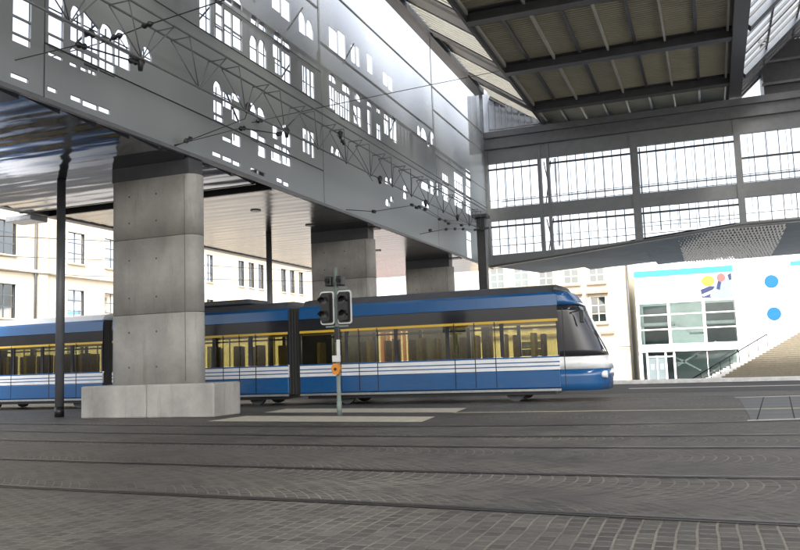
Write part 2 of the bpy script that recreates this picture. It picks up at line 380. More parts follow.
# embedded rails: every rail is a steel head beside its groove
RAILS = [
 ('nearest dark rail crossing the bottom of the setts, rusty at its middle', [(-26, 9.3), (-14, 7.95), (-7.7, 7.25), (-4.85, 7.0), (-2.7, 6.84), (-.93, 6.68), (.5, 6.58), (4, 6.4), (14, 6.2)]),
 ('second rail from the front, lying in setts with curved courses', [(-26, 12.2), (-15, 10.3), (-10.2, 9.57), (-6.4, 9.2), (-3.46, 8.95), (-1.2, 8.86), (.7, 8.88), (5, 9.1), (14, 9.9)]),
 ('third rail from the front, faint across the setts', [(-26, 14.6), (-18, 13.2), (-13.2, 12.38), (-8.15, 11.8), (-2.9, 11.48), (.92, 11.6), (5, 12.1), (14, 13.8)]),
 ('fourth rail from the front, passing just ahead of the pier base', [(-26, 16.6), (-15.3, 14.4), (-11.6, 13.8), (-5, 13.05), (1.0, 13.3), (6, 14.2), (14, 16)]),
 ('fifth rail from the front, passing under the pale paving strips', [(-26, 17.6), (-17, 16.4), (-10.9, 15.5), (-7, 15.1), (-3.8, 15.07), (-1.35, 15.35), (.5, 15.72), (3, 16.6), (14, 21)]),
 ('rail under the near wheels of the blue tram', [(-40, 23.5), (30, 23.5)]),
 ('rail under the far wheels of the blue tram', [(-40, 24.95), (30, 24.95)]),
]
def catmull(P, n=6):
    if len(P) < 3: return P
    out = []
    for i in range(len(P) - 1):
        p0, p1, p2, p3 = P[max(i - 1, 0)], P[i], P[i + 1], P[min(i + 2, len(P) - 1)]
        for k in range(n):
            t = k / n
            out.append(tuple(.5 * (2 * p1[j] + (p2[j] - p0[j]) * t + (2 * p0[j] - 5 * p1[j] + 4 * p2[j] - p3[j]) * t * t + (3 * p1[j] - p0[j] - 3 * p2[j] + p3[j]) * t ** 3) for j in range(2)))
    out.append(P[-1]); return out
for lab, P in RAILS:
    Q = catmull(P)
    t = thing('tram_rail', (Q[0][0], Q[0][1], 0), lab, 'rail', 'rails embedded in the setts')
    hd, gr, lp = MB(), MB(), MB()
    for mb, a, b, z in ((hd, 0, .06, .012), (gr, -.05, 0, .008), (lp, -.075, -.05, .010)):
        for (x0, y0), (x1, y1) in zip(Q, Q[1:]):
            mb.poly([(x0, y0 + a, z), (x1, y1 + a, z), (x1, y1 + b, z), (x0, y0 + b, z)])
    hd.build('rail_head', 'rail', t); gr.build('rail_groove', 'groove', t); lp.build('guard_lip', 'rail', t)

# ------------------------------------------------------------------ elevated building with perforated front
XF = -13.0
OPENINGS = [(12.31,12.77,7.3,7.4,0),(12.33,12.81,8.08,8.24,0),(12.34,12.82,8.28,8.61,0),(12.34,12.83,8.65,9.13,0),(13.3,13.57,7.32,7.42,0),
    (13.3,13.75,8.62,9.03,0),(13.31,13.72,8.11,8.19,0),(13.31,13.74,8.29,8.58,0),(13.31,13.75,9.07,9.54,0),(13.94,14.17,8.1,8.18,0),
    (13.96,14.34,8.39,8.54,0),(13.96,14.36,8.69,9.03,0),(13.96,14.32,9.07,9.55,1),(13.98,14.31,7.32,7.43,0),(14.28,14.48,8.1,8.18,0),
    (14.36,14.86,9.07,9.55,2),(14.35,14.83,7.29,7.42,0),(14.38,14.85,8.24,8.54,0),(14.4,14.85,8.65,9.02,0),(14.52,14.78,8.11,8.2,0),
    (14.87,15.25,7.31,7.43,0),(14.89,15.37,8.61,9.03,0),(14.9,15.37,9.07,9.5,1),(14.89,15.42,8.26,8.57,0),(15.41,15.96,8.61,9.04,0),
    (15.41,15.96,9.08,9.56,1),(16.43,16.8,9.12,9.47,1),(18.94,19.5,10.87,12.03,0),(19.51,19.96,7.31,7.43,0),(19.59,20.04,8.6,8.98,0),
    (19.6,20.04,9.14,9.58,1),(19.61,20.08,8.39,8.54,0),(19.68,20.11,10.83,11.22,0),(19.69,20.11,11.26,11.62,0),(19.7,20.12,11.66,12.17,0),
    (20.08,20.56,8.91,9.37,0),(20.03,20.53,7.29,7.42,0),(20.04,20.52,7.89,8.01,0),(20.15,20.61,10.89,11.44,0),(20.16,20.62,11.48,11.97,0),
    (20.24,20.68,12.19,12.52,1),(20.56,21,8.65,9.05,0),(20.56,21.02,7.88,8.23,0),(20.57,21.01,9.27,9.49,0),(20.57,20.98,7.27,7.4,0),
    (20.65,21.19,10.95,11.41,0),(20.66,21.2,11.45,11.98,0),(20.72,21.22,12.28,12.65,1),(21.58,22.02,7.27,7.4,0),(21.58,21.98,9.16,9.5,1),
    (21.61,22.04,8.27,8.61,0),(21.64,22.13,10.83,11.73,1),(21.73,22.17,12.11,12.45,1),(22.02,22.51,9.11,9.48,1),(22.05,22.5,7.87,8.22,0),
    (22.07,22.45,7.26,7.38,0),(22.08,22.51,8.32,8.53,0),(22.17,22.67,10.83,11.78,1),(22.22,22.67,12.07,12.41,1),(22.87,23.56,7.92,8.23,0),
    (22.97,23.31,8.68,9.19,0),(23.11,23.58,11.48,11.94,0),(23.08,23.58,8.3,8.51,0),(23.1,23.68,13.17,13.73,0),(23.22,23.62,10.97,11.46,0),
    (23.19,23.73,12.02,12.48,1),(23.2,23.59,7.27,7.4,0),(23.61,24.17,7.95,8.26,0),(23.59,24.2,8.63,9.36,1),(23.64,24.03,7.23,7.36,0),
    (23.63,24.14,8.3,8.53,1),(23.72,24.36,13.12,13.84,0),(23.68,24.29,10.83,11.31,0),(23.7,24.31,11.35,11.9,0),(23.78,24.3,11.99,12.38,1),
    (25.01,25.54,13.06,13.88,1),(25.1,25.4,8.71,9.13,0),(25.12,25.43,9.17,9.58,0),(25.18,25.48,10.9,11.9,0),(25.45,25.66,8.71,9.13,0),
    (25.48,25.68,9.19,9.62,0),(25.53,25.8,10.85,11.89,0),(25.57,26.14,13.11,13.79,1),(25.7,25.99,8.65,9.12,0),(25.72,26.02,9.21,9.61,0),
    (25.85,26.12,10.87,11.89,0),(27.38,27.84,10.95,11.85,0),(27.38,27.98,12.02,12.36,1),(27.39,27.72,9.13,9.5,1),(27.47,28.26,13.27,14.23,0),
    (27.78,28.26,9.14,9.48,1),(27.88,28.28,10.85,11.8,0),(28.3,29.01,13.27,14.38,0),(28.32,28.75,10.77,11.82,0),(28.56,29.29,11.98,12.41,1),
    (28.79,29.23,10.86,11.88,0),(29.53,29.99,13.5,14.25,0),(29.61,29.98,10.96,11.7,0),(29.81,30.38,11.99,12.3,1),(30.02,30.37,10.93,11.76,0),
    (30.04,30.41,13.5,14.35,0),(31.05,31.44,10.87,11.94,0),(31.06,31.51,12.1,12.42,1),(31.18,31.92,15.05,15.56,1),(31.2,31.82,13.63,14.45,0),
    (32.03,32.49,10.9,11.59,0),(32.11,32.52,12.1,12.36,0),(32.81,33.35,8.09,8.41,1),(32.84,33.33,9.08,9.4,1),(32.93,33.47,11.36,12.01,0),
    (32.98,33.52,12.06,12.38,1),(33.01,33.55,13.63,14.24,0),(33.37,33.86,9.13,9.45,1),(33.38,33.79,8.37,8.63,1),(33.56,33.96,11.32,12.32,0),
    (33.61,34.16,13.58,14.25,0),(33.99,34.48,11.24,12.44,0),(35.05,35.63,8.8,9.12,1),(35.09,35.67,9.16,9.47,1),(37.39,37.87,12.39,12.95,1),
    (37.65,38.83,8.91,9.2,1),(37.69,38.94,9.77,10.22,1),(37.93,38.85,12.36,13,1),(38.88,39.28,12.21,12.43,0),(39.07,39.67,9.77,10.45,0),
    (39.47,40.0,12.44,13.13,0),(39.81,40.43,9.85,10.54,0),(41.08,42.16,9.81,10.68,0),(41.18,42.27,10.72,11.3,0),(43.24,44.8,9.86,10.35,0),
    (43.38,45.15,10.39,11.82,0),(45.34,46.4,7.09,8.18,0),(45.36,46.42,8.22,8.71,0),(45.52,46.58,9.77,10.55,0),(45.64,46.71,10.59,11.44,0),
    (45.8,46.87,11.48,12.5,0),]

def panel(mb, y0, y1, z0, z1, ops, xf=XF, th=.05):
    """sheet metal panel with real cut-outs; ops = (ya, yb, za, zb, arch)"""
    cl = []
    for a, b, c, d_, ar in ops:
        if b <= y0 + .02 or a >= y1 - .02 or d_ <= z0 + .02 or c >= z1 - .02: continue
        cl.append((max(a, y0 + .01), min(b, y1 - .01), max(c, z0 + .01), min(d_, z1 - .01), ar if d_ < z1 - .01 else 0))
    ys = {y0, y1}
    for a, b, c, d_, ar in cl:
        ys |= {a, b}
        if ar:
            for k in range(1, 6): ys.add(a + (b - a) * k / 6)
    ys = sorted(ys)
    def top(o, y):
        a, b, c, d_, ar = o
        if not ar: return d_
        u = (y - (a + b) / 2) / ((b - a) / 2); u = max(-1, min(1, u))
        rise = min((d_ - c) * .55, (b - a) * .55)
        if ar == 2: return d_ - rise * (u + 1) / 2
        return d_ - rise * (1 - math.sqrt(max(0, 1 - u * u)))
    for ya, yb in zip(ys, ys[1:]):
        if yb - ya < 1e-4: continue
        mid = (ya + yb) / 2
        act = sorted([o for o in cl if o[0] < mid < o[1]], key=lambda o: o[2])
        lo = (z0, z0)
        segs = []
        for o in act:
            segs.append((lo[0], lo[1], o[2], o[2])); lo = (top(o, ya), top(o, yb))
        segs.append((lo[0], lo[1], z1, z1))
        for a0, b0, a1, b1 in segs:
            if a1 - a0 < 1e-4 and b1 - b0 < 1e-4: continue
            mb.poly([(xf, ya, a0), (xf, yb, b0), (xf, yb, b1), (xf, ya, a1)])
            mb.poly([(xf - th, ya, a0), (xf - th, ya, a1), (xf - th, yb, b1), (xf - th, yb, b0)])
            mb.poly([(xf, ya, a0), (xf - th, ya, a0), (xf - th, yb, b0), (xf, yb, b0)])
            mb.poly([(xf, ya, a1), (xf, yb, b1), (xf - th, yb, b1), (xf - th, ya, a1)])
    for a, b, c, d_, ar in cl:      # jambs
        for y in (a, b):
            t_ = top((a, b, c, d_, ar), y)
            if t_ > c: mb.poly([(xf, y, c), (xf - th, y, c), (xf - th, y, t_), (xf, y, t_)])
    for y in (y0, y1): mb.poly([(xf, y, z0), (xf - th, y, z0), (xf - th, y, z1), (xf, y, z1)])
eb = thing('elevated_building', (-17.5, 25, 7.1), 'long raised hall clad in grey perforated metal, carried on concrete piers', 'building')
# openings for the bay nearest the camera and beyond the picture's top, same rhythm
extra = []
for yb in (4.2, 6.4, 8.6, 10.6):
    for (c, d_) in ((8.1, 8.5), (8.7, 9.4), (10.95, 12.0), (13.2, 14.2)): extra.append((yb, yb + .33, c, d_, 0))
for yb in (18.9, 20.3, 21.9, 23.3, 25.3): extra.append((yb, yb + .5, 15.6, 16.6, 1))
for yb in (17.2, 18.6, 19.8, 21.0, 22.0): extra.append((yb, yb + .4, 13.2, 14.2, 1))
BAYS = [(-6, 13.2, [7.12, 10.85, 13.3, 15.8, 18.4]), (13.2, 26.7, [7.12, 8.34, 10.85, 12.1, 14.6, 17.0, 18.4]),
        (26.7, 40.15, [7.12, 10.85, 13.32, 15.8, 18.4]), (40.15, 50.4, [7.12, 10.85, 12.02, 14.5, 15.78, 18.4])]
G = .022
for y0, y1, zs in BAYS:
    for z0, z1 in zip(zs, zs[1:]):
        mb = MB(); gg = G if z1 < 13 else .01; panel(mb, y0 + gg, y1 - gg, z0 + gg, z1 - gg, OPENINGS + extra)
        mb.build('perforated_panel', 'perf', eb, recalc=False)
mb = MB()
for y0, y1, zs in BAYS:
    mb.box(XF - .14, XF - .06, y0 - .05, y0 + .05, 7.14, 12.9); mb.box(XF - .1, XF - .06, y0 - .012, y0 + .012, 12.91, 18.38)
    for z in zs[1:-1]: mb.box(XF - .132, XF - .062, y0 + .051, y1 - .051, z - (.05 if z < 13 else .02), z + (.05 if z < 13 else .02))
split_build(mb, 'joint_channel', 'steel_mid', eb)
mb = MB(); mb.box(XF - .06, XF + .05, -6, 50.4, 7.02, 7.115); mb.build('bottom_edge_trim', 'steel_mid', eb)
mb = MB(); mb.box(XF - .5, XF + .12, -6, 50.55, 18.4, 18.95); mb.build('top_beam', 'steel_mid', eb)
mb = MB(); mb.box(XF - .2, XF + .005, 50.402, 50.52, 7.02, 18.39); mb.build('end_post', 'cladding', eb)
# steel frame just behind the metal skin: posts, floor edges, diagonals
mb = MB()
for y in (5.5, 12.0, 18.5, 25.4, 27.9, 37.6, 43.9, 48.5): mb.box(XF - .5, XF - .36, y - .08, y + .08, 7.5, 12.6)
split_build(mb, 'frame_post', 'steel_mid', eb)
mb = MB()
for y, z, f in ((14.2, 8.6, 1), (19.0, 11.0, 1), (21.2, 13.1, -1), (23.9, 10.9, 1), (20.2, 8.7, -1), (24.6, 13.0, 1), (29.2, 13.3, 1), (29.6, 10.9, -1), (33.8, 11.3, 1), (39.0, 12.0, 1)):
    mb.bar((XF - .25, y, z if f > 0 else z + 1.3), (XF - .25, y + 1.2, z + 1.3 if f > 0 else z), .04)
split_build(mb, 'frame_diagonal', 'steel', eb)
mb = MB()
for z in (9.75, 12.5): mb.box(XF - .3, XF - .2, -6, 50.2, z, z + .1)
split_build(mb, 'floor_edge_beam', 'steel_mid', eb)
# window bars behind the openings
mb = MB()
y = 12.5
while y < 46:
    for z0, z1 in ((8.1, 9.5), (10.9, 12.4)):
        mb.bar((XF - .2, y, z0), (XF - .2, y, z1), .025)
    y += .47
for z in (9.3, 11.45): mb.bar((XF - .2, 12, z), (XF - .2, 46, z), .025)
mb.build('window_bar', 'steel', eb)
# deck and underside
mb = MB(); mb.box(-22.3, XF - .17, -8, 22.05, 7.125, 7.2); mb.box(-22.3, XF - .17, 23.15, 52, 7.125, 7.2); split_build(mb, 'deck', 'steel_mid', eb)
def soffit(y0, y1, step=1.15, tilt=.0):
    mb = MB(); y = y0
    while y < y1 - .05:
        ye = min(y + step, y1)
        a, b = y + .012, ye - .012
        mb.prism([(a, 7.06), (b, 7.06 - tilt), (b, 7.12), (a, 7.12)], 'x', -22.35, XF - .17); y = ye
    return mb
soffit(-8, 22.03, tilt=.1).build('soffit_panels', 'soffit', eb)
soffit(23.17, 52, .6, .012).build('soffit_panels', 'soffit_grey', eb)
mb = MB(); mb.box(-22.6, XF - .16, 22.06, 23.14, 7.35, 7.45); mb.box(-22.8, XF - .16, 22.06, 22.16, 6.98, 7.34); mb.box(-22.8, XF - .16, 23.04, 23.14, 6.98, 7.34)
mb.build('expansion_slot', 'black', eb)
mb = MB(); mb.box(-22.75, -22.37, -8, 52, 7.0, 7.3); mb.build('far_edge_fascia', 'steel_mid', eb)
for (x, y) in ((-15.4, 17.4), (-15.6, 26.2), (-15.4, 30.2), (-19.5, 27.0), (-16, 39)):
    mb = MB(); mb.prism([(x + .2 * math.cos(a * math.pi / 8), y + .2 * math.sin(a * math.pi / 8)) for a in range(16)], 'z', 7.02, 7.058); mb.build('ceiling_light', 'black', eb)
mb = MB(); mb.box(-23.6, -22.4, 22.2, 23.0, 6.75, 6.95, .03); mb.build('edge_lamp', 'galv', eb)

# ------------------------------------------------------------------ piers
def pier(x0, x1, yf, label):
    D = .68
    t = thing('concrete_pier', ((x0 + x1) / 2, yf + .35, 0), label, 'pier', 'concrete piers under the raised hall')
    prev = .9
    for i, z in enumerate((2.78, 4.88, 6.56)):
        mb = MB(); mb.prism(rbox(x0, x1, yf, yf + D, .3, 10), 'z', prev + (.022 if i else -.03), z)
        o = mb.build('pier_shaft', 'concrete', t)
        for p in o.data.polygons: p.use_smooth = len(p.vertices) == 4
        prev = z
    for z in (2.78, 4.88):
        mb = MB(); mb.prism(rbox(x0 + .015, x1 - .015, yf + .015, yf + D - .015, .285, 10), 'z', z + .0005, z + .0215); mb.build('pour_joint', 'conduit', t)
    mb = MB(); mb.box(x1 - .3, x1 - .287, yf - .003, yf + .01, .95, 6.5); mb.build('vertical_joint', 'conduit', t)
    for zz in (1.35, 2.3, 3.25, 4.3, 5.35, 6.1):
        for fx in (.25, .57):
            mb = MB(); mb.disc((x0 + (x1 - x0) * fx, yf + .01, zz), .028, t=.014, n=12); mb.build('tie_hole', 'conduit', t)
    mb = MB(); mb.box(x0 - .68, x0 + 1.5, yf - .3, yf + D + .3, 0, .88, .04); mb.build('pier_base', 'concrete', t)
    mb = MB(); mb.box(x0 + 1.512, x1 + .78, yf - .3, yf + D + .3, 0, .88, .04); mb.build('pier_base', 'concrete', t)
    mb = MB()
    mb.box(x0 + .1, x1 - .16, yf + .02, yf + D - .02, 6.565, 7.012); mb.box(x0 + .1, XF - .2, yf + .02, yf + D - .02, 7.0125, 7.055)
    mb.build('pier_capital', 'steel', t)
    return t
pier(-15.72, -12.88, 18.4, 'large nearest concrete pier with a wide stepped base beside the grey pole')
pier(-16.4, -13.4, 32.0, 'middle concrete pier rising behind the tram roof, left of two distant ones')
pier(-16.55, -13.65, 44.3, 'farthest and smallest concrete pier, near the steel mast')
def round_post(x, y, label):
    t = thing('steel_post', (x, y, 0), label, 'post', 'round steel posts under the raised hall')
    mb = MB(); mb.tube([(x, y, .3), (x, y, 7.05)], .125, 20); mb.build('shaft', 'steel_mid', t)
    mb = MB(); mb.tube([(x, y, 0), (x, y, .3)], .135, 20); mb.build('foot_sleeve', 'black', t)
    return t
round_post(-17.95, 18.95, 'tall dark grey round post left of the nearest pier, with a black foot')
round_post(-18.0, 31.3, 'thin dark post seen beyond the tram between two piers')

# ------------------------------------------------------------------ glazed bridge across the end
YW = 50.5
gb = thing('glazed_bridge', (-3, YW, 7.1), 'grey steel footbridge with two rows of tall windows spanning the hall end', 'building')
def low(x):           # lower edge of the bridge front
    P = [(-13, 7.12), (-9, 7.45), (-3.75, 7.95), (1.9, 8.42), (30, 8.5)]
    for (a, b), (c, d_) in zip(P, P[1:]):
        if a <= x <= c: return b + (d_ - b) * (x - a) / (c - a)
    return 8.5
POSTS = [(-13.0, -12.85), (-9.62, -9.42), (-9.08, -8.9), (-3.98, -3.55), (1.86, 2.22), (7.6, 7.95), (13.4, 13.75), (19.2, 19.5)]
mb = MB()
for y0 in (YW,):
    mb.box(-13, 26, y0, y0 + .25, 9.98, 10.82); mb.box(-13, 26, y0, y0 + .25, 13.72, 14.62)
split_build(mb, 'spandrel_panel', 'bridge', gb)
mb = MB()
xs = [-13, -9, -3.75, 1.9, 26]
for a, b in zip(xs, xs[1:]):
    ta = {-13: 7.8, -9: 7.84, -3.75: 8.0, 1.9: 8.5}.get(a, 8.6); tb = {-9: 7.84, -3.75: 8.0, 1.9: 8.5, 26: 8.62}[b]
    pts = [(a, low(a)), (b, low(b)), (b, max(tb, low(b) + .06)), (a, max(ta, low(a) + .06))]
    mb.prism(pts, 'y', YW, YW + .25)
mb.build('lower_spandrel', 'bridge', gb)
mb = MB()
for a, b in zip(xs, xs[1:]): mb.bar((a, YW + .02, low(a) - .05), (b, YW + .02, low(b) - .05), .3, .12)
mb.build('bottom_flange', 'steel', gb)
mb = MB(); mb.box(-13, 26, YW - .25, YW + .4, 14.63, 15.05); mb.box(-13, 26, YW - .12, YW + .4, 15.06, 15.35); mb.box(-13, 26, YW - .3, YW + .5, 15.36, 15.76); mb.build('top_beam', 'steel_mid', gb)
for a, b in POSTS:
    mb = MB(); mb.box(a, b, YW - .06, YW + .3, low(a), 14.62); mb.build('post', 'bridge', gb)
# window bands: frame of each bay is a part, its glass a sub-part
bays = [(-12.85, -9.62, .55), (-8.9, -3.98, .52), (-3.55, 1.86, .53), (2.22, 7.6, .68), (7.95, 13.4, .68), (13.75, 19.2, .68)]
for bi, (a, b, st) in enumerate(bays):
    for row, (z0, z1) in enumerate(((7.8, 9.98), (10.82, 13.72))):
        if row == 0: z0 = max(low(a), low(b)) + .1 if bi > 1 else 7.85
        fr = MB(); n = round((b - a) / st)
        for k in range(1, n):
            x = a + (b - a) * k / n; fr.box(x - .02, x + .02, YW + .08, YW + .16, z0, z1)
        zt = 9.62 if row == 0 else 13.35
        if bi >= 3: zt = 12.3 if row else None
        if zt: fr.box(a, b, YW + .07, YW + .165, zt - .06, zt + .05)
        if row == 0 and bi < 3:
            for z in (8.35, 8.8): fr.box(a, b, YW + .09, YW + .13, z, z + .025)
        fr.box(a, b, YW + .09, YW + .13, z0 + .5, z0 + .53)
        f = fr.build('window_band', 'steel', gb)
        gl = MB(); gl.poly([(a, YW + .12, z0), (b, YW + .12, z0), (b, YW + .12, z1), (a, YW + .12, z1)]); gl.build('glass_pane', 'winglass', f)
mb = MB()
for z0, z1 in ((7.7, 9.98), (10.82, 13.7)):
    mb.bar((-9.4, YW + .9, z0), (-8.95, YW + .9, z1), .06); mb.bar((-9.4, YW + .9, z1), (-8.95, YW + .9, z0), .06)
split_build(mb, 'cross_brace', 'steel', gb)
# opposite side of the bridge, 4 m behind
mb = MB()
for x in (-9.2, -3.7, 2.1, 7.8, 13.6): mb.box(x - .04, x + .04, YW + 4, YW + 4.1, 8.6, 14.6)
x = -12.6
while x < 19:
    mb.box(x - .012, x + .012, YW + 4, YW + 4.05, 8.6, 14.6); x += 1.1
for z in (8.9, 11.6, 11.95, 12.0): mb.box(-13, 20, YW + 3.98, YW + 4.03, z, z + .035)
mb.build('rear_frame', 'steel_mid', gb)
# underside of the bridge
mb = MB(); 
xs2 = [-13, -9, -3.75, 1.9, 26]
for a, b in zip(xs2, xs2[1:]):
    mb.poly([(a, YW + .3, low(a) + .02), (b, YW + .3, low(b) + .02), (b, YW + 17, 8.45), (a, YW + 17, 8.2)])
    mb.poly([(a, YW + .3, low(a) + .2), (b, YW + .3, low(b) + .2), (b, YW + 17, 8.65), (a, YW + 17, 8.4)])
mb.build('underside', 'soffit_far', gb)
# hanging screen of pleated metal scales under the bridge
mb = MB()
r2 = random.Random(3)
for i in range(30):
    for j in range(16):
        x = -1.6 + i * .2 + (j % 2) * .1; z = 8.25 - j * .13 + .12 + .02 * r2.random()
        yy_ = 51.3 + j * .95
        zz = max(8.17, 8.36 - j * .03)
        s_ = .17 + .05 * r2.random()
        a = mb.bm.verts.new((x - .1, yy_, zz)); b = mb.bm.verts.new((x + .1, yy_, zz)); c = mb.bm.verts.new((x + (r2.random() - .5) * .08, yy_ + .3, zz - s_))
        d_ = mb.bm.verts.new((x, yy_ + .9, zz + .02))
        mb.bm.faces.new((a, b, c)); mb.bm.faces.new((b, d_, c)); mb.bm.faces.new((a, c, d_))
mb.build('metal_scale_ceiling', 'scales', gb)
# ribbed cladding wall left above the bridge, dark plant box right
mb = MB(); mb.box(-14.5, -8.9, 52.2, 52.5, 15.0, 19)
x = -14.4
while x < -9: mb.box(x, x + .08, 52.12, 52.21, 15.77, 19); x += .42
mb.build('ribbed_wall', 'cladding', gb)
mb = MB(); mb.box(-12.9, -8.9, 51.4, 52.1, 15.9, 15.98); mb.box(-12.9, -8.9, 51.35, 51.5, 16.2, 16.28); split_build(mb, 'service_rail', 'steel_mid', gb)
mb = MB(); mb.box(3.7, 24, 50.6, 53.5, 15.78, 18.9)
mb.build('plant_box', 'steel', gb)
mb = MB()
for z in (16.35, 17.65, 18.95): mb.box(3.6, 24, 50.35, 50.58, z, z + .14)
split_build(mb, 'plant_box_rail', 'steel_mid', gb)

# ------------------------------------------------------------------ station roof
ZR = 16.0
sr = thing('station_roof', (-3.7, 20, ZR), 'high olive corrugated canopy with dark beams and glazed sides', 'roof')
mb = MB()
# corrugated sheet, ribs running across the hall
y = -14; prof = []
while y < 53.2:
    prof.append((y, ZR + .62)); prof.append((y + .09, ZR + .62)); prof.append((y + .12, ZR + .57)); prof.append((y + .21, ZR + .57)); y += .24
top_ = [(p[0], ZR + .9) for p in (prof[-1], prof[0])]
mb.prism(prof + top_, 'x', -9.215, 1.84)
mb.build('corrugated_deck', 'roofsheet', sr)
for yb in (53.0, 47.9, 40.7, 33.6, 26.5, 19.4, 12.3, 5.2, -1.9, -9):
    mb = MB(); mb.box(-9.2, 2.3, yb - .06, yb + .5, ZR, ZR + .05); mb.box(-9.2, 2.3, yb - .06, yb + .5, ZR + .5, ZR + .56); mb.box(-9.2, 2.3, yb + .18, yb + .26, ZR + .051, ZR + .499)
    mb.build('cross_beam', 'steel', sr)
BY = [-9, -1.9, 5.2, 12.3, 19.4, 26.5, 33.6, 40.7, 47.9, 53.0]
for x in (-9.15, -6.6, -3.92, -1.22, 1.62):
    mb = MB()
    for a, b in zip(BY, BY[1:]): mb.box(x - .05, x + .05, a + .52, b - .08, ZR + .3, ZR + .5)
    split_build(mb, 'purlin', 'purlin', sr)
for x in (-7.9, -5.3, -2.6, .2):
    mb = MB()
    for a, b in zip(BY[-4:], BY[-3:]): mb.box(x - .07, x + .07, a + .52, b - .08, ZR + .42, ZR + .55)
    split_build(mb, 'secondary_purlin', 'steel', sr)
mb = MB(); mb.box(1.8, 2.45, -14, 53.5, ZR - .1, ZR + .45); mb.box(1.9, 2.35, -14, 53.5, ZR + .46, ZR + .9); mb.build('gutter', 'steel', sr)
mb = MB(); mb.box(-9.35, -9.22, -14, 53.5, ZR + .05, ZR + .8); split_build(mb, 'left_edge_beam', 'steel', sr)
# sloping glazing between the raised hall and the canopy
def slope(yv, u): return (-12.85 + (3.5) * u, yv + .9 * u, 18.75 - 2.3 * u)
for k, yb in enumerate(BY):
    # opaque panel then a glazed strip in every bay
    yn = BY[k + 1] if k + 1 < len(BY) else None
    p, q = slope(yb - .9, 0), slope(yb - .9, 1)
    mb = MB(); mb.bar(p, q, .35, .45); mb.build('left_rafter', 'steel', sr)
    if yn is None: continue
    ym = yb + (yn - yb) * .46
    mb = MB()
    A0, A1, B0, B1 = slope(yb - .7, 0), slope(yb - .7, 1), slope(ym - .9, 0), slope(ym - .9, 1)
    mb.poly([A0, A1, B1, B0]); mb.poly([(x, y_, z + .1) for x, y_, z in (A0, B0, B1, A1)]); mb.build('opaque_roof_strip', 'steel_mid', sr)
    C0, C1 = slope(yn - 1.1, 0), slope(yn - 1.1, 1)
    gl = MB(); gl.poly([B0, B1, C1, C0])
    f = MB(); n = 7
    for j in range(n + 1):
        t_ = j / n
        y_ = ym - .9 + (yn - 1.1 - ym + .9) * t_
        f.bar(slope(y_, 0), slope(y_, 1), .045, .08)
    fo = f.build('left_glazing_bars', 'purlin', sr); gl.build('roof_glass', 'roofglass', fo)
# right hand side glazing, sloping up and away from the gutter
def slr(yv, u): return (2.5 + 3.6 * u, yv, 16.4 + 3.3 * u)
for k, (yb, yn) in enumerate(zip(BY, BY[1:])):
    mb = MB(); mb.bar(slr(yb, 0), slr(yb, 1), .7, .4); mb.build('right_rafter', 'cladding', sr)
    f = MB(); n = 6
    for j in range(1, n):
        y_ = yb + (yn - yb) * j / n; f.bar(slr(y_, 0), slr(y_, 1), .12 if j != 3 else .3, .12)
    for u in (.35, .8): f.bar(slr(yb, u), slr(yn, u), .1, .1)
    fo = f.build('right_glazing_bars', 'steel_mid', sr)
    gl = MB(); gl.poly([slr(yb + .3, 0), slr(yn - .3, 0), slr(yn - .3, 1), slr(yb + .3, 1)]); gl.build('roof_glass', 'roofglass', fo)
mb = MB(); mb.box(6.1, 24, -14, 53.5, 19.6, 19.9); mb.build('upper_right_roof', 'roofsheet', sr)

# ------------------------------------------------------------------ overhead line gantry
tg = thing('overhead_line_gantry', (-12, 45, 0), 'long lattice beam in front of the perforated metal, ending on a steel mast', 'gantry')
XA, XB, XC = -12.2, -11.65, -11.95
ZT, ZB_ = 9.47, 8.43
y0g, y1g, P = 8.2, 44.6, 2.27
nodes = []
yv = 15.08 - 3 * P
while yv < y1g: nodes.append(yv); yv += P
mb = MB()
for x, z in ((XA, ZT), (XB, ZT), (XC, ZB_)): mb.tube([(x, y0g, z), (x, y1g, z + (.15 if z < 9 else .2))], .03, 8)
split_build(mb, 'chord', 'steel_mid', tg)
for n_ in nodes:
    mb = MB()
    for s_ in (-1, 1):
        for x in (XA, XB):
            yt = n_ + s_ * P / 2 * (.72)
            if y0g < yt < y1g: mb.tube([(XC, n_, ZB_), (x, yt, ZT)], .016, 6)
    yt = n_ + P * .36
    mb.tube([(XA, yt, ZT), (XB, yt, ZT)], .016, 6); mb.tube([(XA, n_ - P * .36, ZT), (XB, n_ - P * .36, ZT)], .016, 6)
    mb.build('lattice_bracing', 'steel_mid', tg)
mb = MB(); mb.box(-12.2, -11.72, 44.7, 45.15, 0, 9.3); mb.build('mast', 'steel', tg)
mb = MB(); mb.box(-12.35, -11.5, 44.3, 45.2, 9.25, 9.4); mb.bar((-12.3, 44.5, 8.55), (-11.4, 44.5, 8.6), .12); mb.build('mast_head', 'steel', tg)
for (x, y, z) in ((-12.0, 15.1, 8.3), (-12.41, 20.5, 8.85), (-11.95, 22.0, 8.42), (-12.05, 26.2, 9.42), (-11.9, 29.5, 8.4), (-11.9, 35, 8.4), (-11.9, 40, 8.5)):
    mb = MB(); mb.tube([(x, y, z + .2), (x, y, z + .1), (x, y, z), (x, y, z - .12)], [.05, .11, .07, .05], 8); mb.build('insulator', 'black', tg)
def wire(name, pts, label, r=.014, ins=()):
    t = thing(name, pts[0], label, 'wire', 'span wires of the overhead line')
    mb = MB(); mb.tube(pts, r, 6); mb.build('cable', 'black', t)
    for (x, y, z) in ins:
        mb = MB(); dv = (Vector(pts[-1]) - Vector(pts[0])).normalized()
        c = Vector((x, y, z)); mb.tube([c - dv * .16, c - dv * .08, c, c + dv * .08, c + dv * .16], [.03, .075, .04, .075, .03], 8); mb.build('insulator', 'black', t)
    return t
